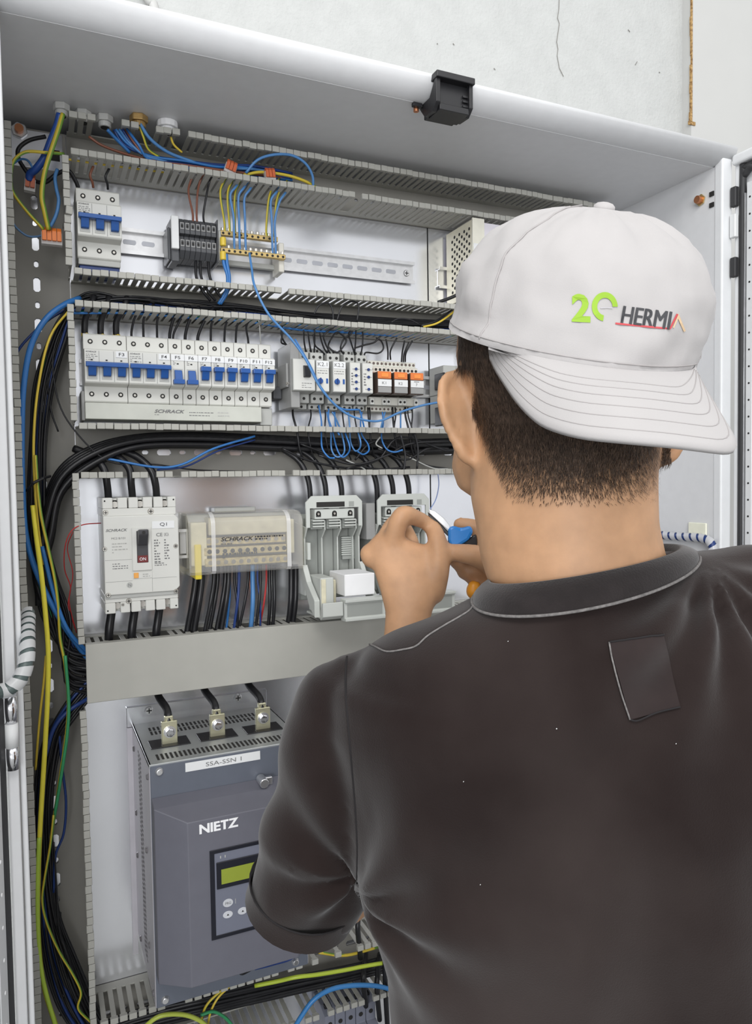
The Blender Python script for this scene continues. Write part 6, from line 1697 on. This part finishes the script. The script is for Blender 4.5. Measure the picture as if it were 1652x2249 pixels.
# trousers and shoes, below the picture edge
tm = MB()
tm.loft([(HIP + UP * 0.05, HR * 0.172, HF * 0.112), (HIP - UP * 0.08, HR * 0.175, HF * 0.115)], 28)
for s_ in (-1, 1):
    h = HIP + HR * (0.085 * s_)
    limb(tm, [(h, 0.090), (Vector((h.x, h.y, 0.50)) + HF * 0.01, 0.072), (Vector((h.x, h.y, 0.28)), 0.066), (Vector((h.x, h.y, 0.12)), 0.062)])
trm = remeshed(tm, 'trousers', 0.008, 6)
for v in trm.vertices:
    v.co -= PO
trm.materials.clear(); trm.materials.append(mat('dark_denim', (0.04, 0.045, 0.06), 0.9, var=0.2))
tr = bpy.data.objects.new('trousers', trm); COL.objects.link(tr); tr.parent = person
for s_ in (-1, 1):
    h = PO + HR * (0.085 * s_)
    MB().loft([(h + UP * 0.004 + HF * 0.06, HR * 0.045, HF * 0.13, 2.4), (h + UP * 0.05 + HF * 0.055, HR * 0.045, HF * 0.125, 2.4), (h + UP * 0.085, HR * 0.042, HF * 0.06), (h + UP * 0.11, HR * 0.042, HF * 0.05)], 20).build('shoe', black, person, smooth=True)

# ---- hair: cropped strands over the back of the head
hair_cap = []
hb = MB(); hl = MB()
rh = random.Random(5)
def hairline(px):
    "lowest spot of the hair in the photograph"
    return 1112 - 0.00042 * (px - 1270) ** 2
HC = dp(1229, 860, HD)
def hair_left(py):
    return 1041 + max(0.0, py - 900) * 0.40
nst = 0
for k in range(70000):
    px = rh.uniform(975, 1475)
    py = rh.uniform(700, 1120)
    h = skin_bvh.ray_cast(CAM, ray(px, py).normalized())
    if h[0] is None or (h[0] - HC).length > 0.19:
        continue
    if (h[0] - HC).dot(HF) > 0.075 and px < 1100:
        continue
    if (836 if px > 1041 else 812) < py and px < hair_left(py) + rh.uniform(-6, 6):
        continue                       # ear and skin behind it
    lim = hairline(px)
    fade = (lim - py) / 150.0
    if fade < 0 or rh.random() > min(1.0, 0.04 + 0.96 * fade ** 1.15):
        continue
    n = h[1] if h[1].dot(ray(px, py)) < 0 else -h[1]
    dn = (Vector((0, 0, -1)) + HR * rh.uniform(-0.30, 0.30) + RIGHT * (-(px - 1250) / 900.0))
    dn = (dn - n * dn.dot(n)).normalized()
    L = rh.uniform(0.006, 0.012) * (0.28 + 0.72 * min(1, fade * 0.75))
    sd = dn.cross(n).normalized() * rh.uniform(0.00010, 0.00020)
    p0 = h[0] - n * 0.0004
    p1 = p0 + dn * L * 0.5 + n * (0.0016 + 0.0015 * rh.random())
    p2 = p0 + dn * L + n * (0.0014 + 0.0026 * rh.random())
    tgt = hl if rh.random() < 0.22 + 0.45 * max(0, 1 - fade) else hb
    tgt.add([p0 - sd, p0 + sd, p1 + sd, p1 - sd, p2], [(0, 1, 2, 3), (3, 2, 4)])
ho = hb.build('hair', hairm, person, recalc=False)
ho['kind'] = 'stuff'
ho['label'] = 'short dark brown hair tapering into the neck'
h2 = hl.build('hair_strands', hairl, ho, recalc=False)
h2['kind'] = 'stuff'
# dense undercoat over the skull, ends where the crop thins out
uc = [[None] * 41 for _ in range(31)]
rows = []
for j in range(31):
    row = []
    for i in range(41):
        px = 1008 + (1456 - 1008) * i / 40
        top_, bot = 690, min(hairline(px) - 125, 985)
        bot = min(bot, 812 if px < 1046 else 900 + (px - 1041) / 0.40 - 45)
        bot = max(bot, 700)
        py = top_ + (bot - top_) * j / 30
        h = skin_bvh.ray_cast(CAM, ray(px, py).normalized())
        row.append(None if h[0] is None or (h[0] - HC).length > 0.17 else h[0] + (h[1] if h[1].dot(ray(px, py)) < 0 else -h[1]) * (0.0022 if 2 < i < 38 and j < 26 else 0.0006))
    rows.append(row)
ub = MB()
idx = {}
for j in range(31):
    for i in range(41):
        if rows[j][i] is not None:
            idx[(j, i)] = len(ub.v); ub.v.append(rows[j][i])
for j in range(30):
    for i in range(40):
        q = [(j, i), (j, i + 1), (j + 1, i + 1), (j + 1, i)]
        if all(k in idx for k in q):
            if max((ub.v[idx[q[a]]] - ub.v[idx[q[(a + 1) % 4]]]).length for a in range(4)) < 0.03:
                ub.f.append(tuple(idx[k] for k in q))
ub.build('hair_undercoat', hairm, ho, smooth=True, recalc=False)

# ---- cap worn backwards
cap = bpy.data.objects.new('baseball_cap', None)
COL.objects.link(cap)
cap.parent = person
cap['label'] = 'white cap worn backwards'
CD = 0.565
base_l, base_r = dp(978, 722, CD), dp(1518, 796, CD)
cc = dp(1252, 753, CD)
cu = (base_r - base_l) * 0.5
cw = cu.length
cu = cu.normalized()
ctop = dp(1327, 458, CD + 0.004)
cup = (ctop - cc)
cH = cup.length
cup.normalize()
cb_ = dp(1298, 808, 0.459) - cc      # toward the room, low side of the cap
cbl = cb_.length
cb_.normalize()
NA, NH = 64, 22
prof = [(0.0, 0.985), (0.06, 0.995), (0.14, 1.0), (0.24, 1.004), (0.34, 1.0), (0.45, 0.982), (0.56, 0.945), (0.66, 0.888), (0.75, 0.810), (0.83, 0.705), (0.90, 0.570), (0.95, 0.425), (0.985, 0.24), (1.0, 0.0)]
def prof_r(t):
    for (a, b), (c, d) in zip(prof, prof[1:]):
        if t <= c:
            u = (t - a) / (c - a)
            return b + (d - b) * u
    return 0.0
def crown(a, t, off=0.0):
    "a: angle around, 0 = image right, 90 degrees = toward the camera; t: height"
    r = prof_r(t)
    # lower edge drops toward the brim side, seams pinch slightly
    q = cc + cup * (cH * t) + cu * (cw * r * cos(a)) + cb_ * (cbl * r * sin(a))
    # soft dents of the loose cloth
    n_ = (cu * cos(a) + cb_ * sin(a) + cup * (0.2 + 0.8 * t)).normalized()
    dd = 0.0048 * noise.noise((cos(a) * 3.2 + 4, sin(a) * 3.2, t * 4.0)) + 0.0022 * noise.noise((cos(a) * 8, sin(a) * 8 + 2, t * 8))
    lowl = gauss(a - radians(150), 0.5) * gauss(t - 0.14, 0.10)
    dd -= 0.004 * lowl
    sm = min(abs(((a + radians(20)) % (pi / 3)) - pi / 6), 1)
    dd -= 0.0012 * gauss(pi / 6 - sm, 0.05) * (1 - t)
    return q + n_ * ((dd if 0.02 < t < 0.98 else 0) + off)
rows = []
ts = [0.0, 0.03, 0.06, 0.1, 0.14, 0.19, 0.24, 0.29, 0.34, 0.39, 0.45, 0.5, 0.56, 0.61, 0.66, 0.71, 0.75, 0.79, 0.83, 0.865, 0.90, 0.925, 0.95, 0.97, 0.985, 0.994, 0.9995]
for t in ts:
    rows.append([crown(2 * pi * k / 96, t) for k in range(96)])
for t in reversed(ts[:-2]):
    rows.append([crown(2 * pi * k / 96, t, -0.0022) for k in range(96)])
cr = MB().grid(rows, close=True)
crown_o = cr.build('crown', capm, cap, smooth=True)
bt = crown(0, 0.9999)
MB().loft([(ctop - cup * 0.002, cu * 0.0084, cb_ * 0.0084), (ctop + cup * 0.002, cu * 0.0080, cb_ * 0.0080), (ctop + cup * 0.0042, cu * 0.0058, cb_ * 0.0058), (ctop + cup * 0.0052, cu * 0.002, cb_ * 0.002)], 18).build('button', capm, cap, smooth=True)
for a in (70 + 68, 70 - 62, 70 + 128, 70 - 122):
    MB().tube([crown(radians(a), t, 0.0002) for t in [0.03 + 0.95 * k / 24 for k in range(25)]], 0.0007, 6).build('panel_seam', capseam, cap, smooth=True)
# stitched band above the brim
MB().tube([crown(radians(a), 0.045, 0.0002) for a in range(0, 361, 5)], 0.0005, 6).build('band_stitching', capseam, cap, smooth=True)
# brim: curved stiff sheet between the crown edge and its outer outline
OUT = [((1072, 770), 0.515), ((1084, 800), 0.500), ((1102, 830), 0.486), ((1134, 877), 0.462), ((1177, 920), 0.440), ((1220, 941), 0.424), ((1285, 957), 0.408), ((1371, 966), 0.398), ((1479, 976), 0.398), ((1565, 987), 0.406), ((1604, 990), 0.414), ((1620, 978), 0.424), ((1608, 946), 0.440), ((1578, 898), 0.466), ((1543, 847), 0.500), ((1530, 822), 0.516)]
Oc = catmull([dp(p[0], p[1], d) for p, d in OUT], 4)
def topx(q):
    v = q - CAM
    return IMG_W / 2 + FPX * v.dot(RIGHT) / v.dot(FWD)
AA = [radians(k) for k in range(2, 179)]
near = [(abs(topx(crown(a, 0.0)) - 1074), a) for a in AA if a > pi / 2]
a_l = min(near)[1]
a_r = min((abs(topx(crown(a, 0.0)) - 1524), a) for a in AA if a < pi / 2)[1]
Ic = [crown(a_l + (a_r - a_l) * k / 50, 0.012, 0.0004) for k in range(51)]
def resample(C, n):
    L = [0]
    for a, b in zip(C, C[1:]):
        L.append(L[-1] + (b - a).length)
    out = []
    i = 0
    for k in range(n):
        s = L[-1] * k / (n - 1)
        while i < len(L) - 2 and s > L[i + 1]:
            i += 1
        u = (s - L[i]) / max(1e-9, L[i + 1] - L[i])
        out.append(C[i].lerp(C[i + 1], min(1, u)))
    return out
NB = 60
Oc = [Ic[0]] + Oc[1:-1] + [Ic[-1]]
Or, Ir = resample(Oc, NB), resample(Ic, NB)
topr, botr = [], []
for k in range(15):
    t = k / 14
    arch = 0.0045 * sin(pi * t)
    topr.append([Ir[i].lerp(Or[i], t) + UP * arch for i in range(NB)])
    botr.append([Ir[i].lerp(Or[i], min(t, 0.985)) + UP * arch - UP * 0.0028 + FWD * 0.0012 for i in range(NB)])
bm_ = MB().grid(topr + botr[::-1])
brim = bm_.build('brim', capm, cap, smooth=True)
for t in (0.30, 0.42, 0.54, 0.66, 0.78, 0.90):
    MB().tube([Ir[i].lerp(Or[i], t) + UP * (0.0045 * sin(pi * t) + 0.0001) for i in range(4, NB - 4)], 0.00032, 5).build('brim_stitching', capseam, brim, smooth=True)
# print on the cap
cap_bvh = BVHTree.FromPolygons([v.co + wloc(crown_o) for v in crown_o.data.vertices], [tuple(p.vertices) for p in crown_o.data.polygons])
def decal(vs, fs, fn, m, name='lettering', lift=0.0005):
    V = [cast(cap_bvh, *fn(p), lift) for p in vs]
    b = MB()
    ok = [i for i, p in enumerate(V) if p is not None]
    if len(ok) < len(V):
        mp = {i: k for k, i in enumerate(ok)}
        b.add([V[i] for i in ok], [tuple(mp[i] for i in f) for f in fs if all(i in mp for i in f)])
    else:
        b.add(V, fs)
    return b.build(name, m, cap, recalc=False)
greenink = mat('lime_green_print', (0.26, 0.44, 0.03), 0.7, var=0.04)
redink = mat('red_print', (0.50, 0.06, 0.07), 0.7, var=0.05)
goldink = mat('gold_print', (0.62, 0.45, 0.28), 0.7, var=0.1)
darkink = mat('dark_print', (0.045, 0.045, 0.05), 0.7, var=0.1)
v2, f2_ = text_data('2', 0.035)
decal(v2, f2_, lambda p: (1256 + 41 * p[0], 707 - 62 * p[1] + 2 * p[0]), greenink)
# open ring shaped zero
rv, rf = [], []
for k in range(41):
    a = radians(-20 + 262 * k / 40 * 1.0) + 0.35
    for r_ in (1.0, 0.60):
        rv.append((1328 + 28 * r_ * cos(a), 674 - 32 * r_ * sin(a)))
for k in range(40):
    rf.append((2 * k, 2 * k + 1, 2 * k + 3, 2 * k + 2))
decal(rv, rf, lambda p: p, greenink)
vt, ft = text_data('HERMI', 0.0, 0.25, 0.98)
decal(vt, ft, lambda p: (1362 + 112 * p[0], 710 - 39 * p[1] + 14 * p[0]), darkink)
decal(vt, ft, lambda p: (1364.2 + 112 * p[0], 710.6 - 39 * p[1] + 14 * p[0]), darkink, lift=0.00055)
def strip(pts, wd, m):
    vs, fs = [], []
    for k, p in enumerate(pts):
        a = Vector(pts[max(0, k - 1)]); b = Vector(pts[min(len(pts) - 1, k + 1)])
        d = (b - a).normalized()
        nx = Vector((-d.y, d.x)) * wd / 2
        vs += [(p[0] + nx.x, p[1] + nx.y), (p[0] - nx.x, p[1] - nx.y)]
    fs = [(2 * k, 2 * k + 1, 2 * k + 3, 2 * k + 2) for k in range(len(pts) - 1)]
    decal(vs, fs, lambda p: p, m)
strip(((1351, 711), (1380, 714), (1410, 717), (1440, 720), (1471, 722)), 4, redink)
strip(((1471, 722), (1479, 706), (1487, 690)), 4, redink)
strip(((1487, 690), (1495, 710), (1503, 728)), 5, goldink)
strip(((1478, 720), (1484, 706), (1489, 694)), 3, goldink)
strip(((1318, 677), (1332, 676), (1345, 677)), 2, mat('grey_print', (0.45, 0.44, 0.46), 0.7))

# ------------------------------------------------------------------ tool in the hands
tl = thing('wire_cutter', 'small cutter with blue and black grips held between both hands', 'hand tool', dp(1005, 1185, 0.800))
def q3(px, py, d):
    return dp(px, py, d)
def slab(name, m, pts, d0, d1, bev=0.0008):
    b = MB()
    n = len(pts)
    vs = [dp(p[0], p[1], d) for d in (d0, d1) for p in pts]
    fs = [tuple(range(n))[::-1], tuple(range(n, 2 * n))] + [(i, (i + 1) % n, n + (i + 1) % n, n + i) for i in range(n)]
    return b.add(vs, fs).build(name, m, tl, bev, 2)
slab('jaw', mat('white_steel', (0.72, 0.74, 0.76), 0.25, metal=0.3), [(942, 1118), (956, 1122), (976, 1138), (990, 1156), (986, 1166), (972, 1154), (955, 1138), (944, 1128)], 0.792, 0.800)
slab('blade', black, [(940, 1124), (946, 1130), (968, 1150), (988, 1170), (984, 1178), (962, 1156), (942, 1138)], 0.794, 0.802)
slab('blue_grip', mat('tool_blue', (0.02, 0.20, 0.58), 0.35), [(984, 1160), (996, 1154), (1012, 1160), (1034, 1154), (1040, 1168), (1030, 1186), (1008, 1200), (990, 1204), (984, 1186)], 0.788, 0.802, 0.003)
slab('black_grip', black, [(984, 1176), (994, 1190), (1010, 1196), (1030, 1182), (1046, 1172), (1050, 1200), (1040, 1206), (990, 1208), (984, 1200)], 0.794, 0.808, 0.002)
limb_b = MB(); limb(limb_b, [(dp(1042, 1288, 0.800), 0.0070), (dp(1040, 1300, 0.800), 0.0075), (dp(1052, 1312, 0.802), 0.0065)], 10)
limb_b.build('orange_handle_end', mat('tool_orange', (0.82, 0.34, 0.03), 0.4), tl, smooth=True)
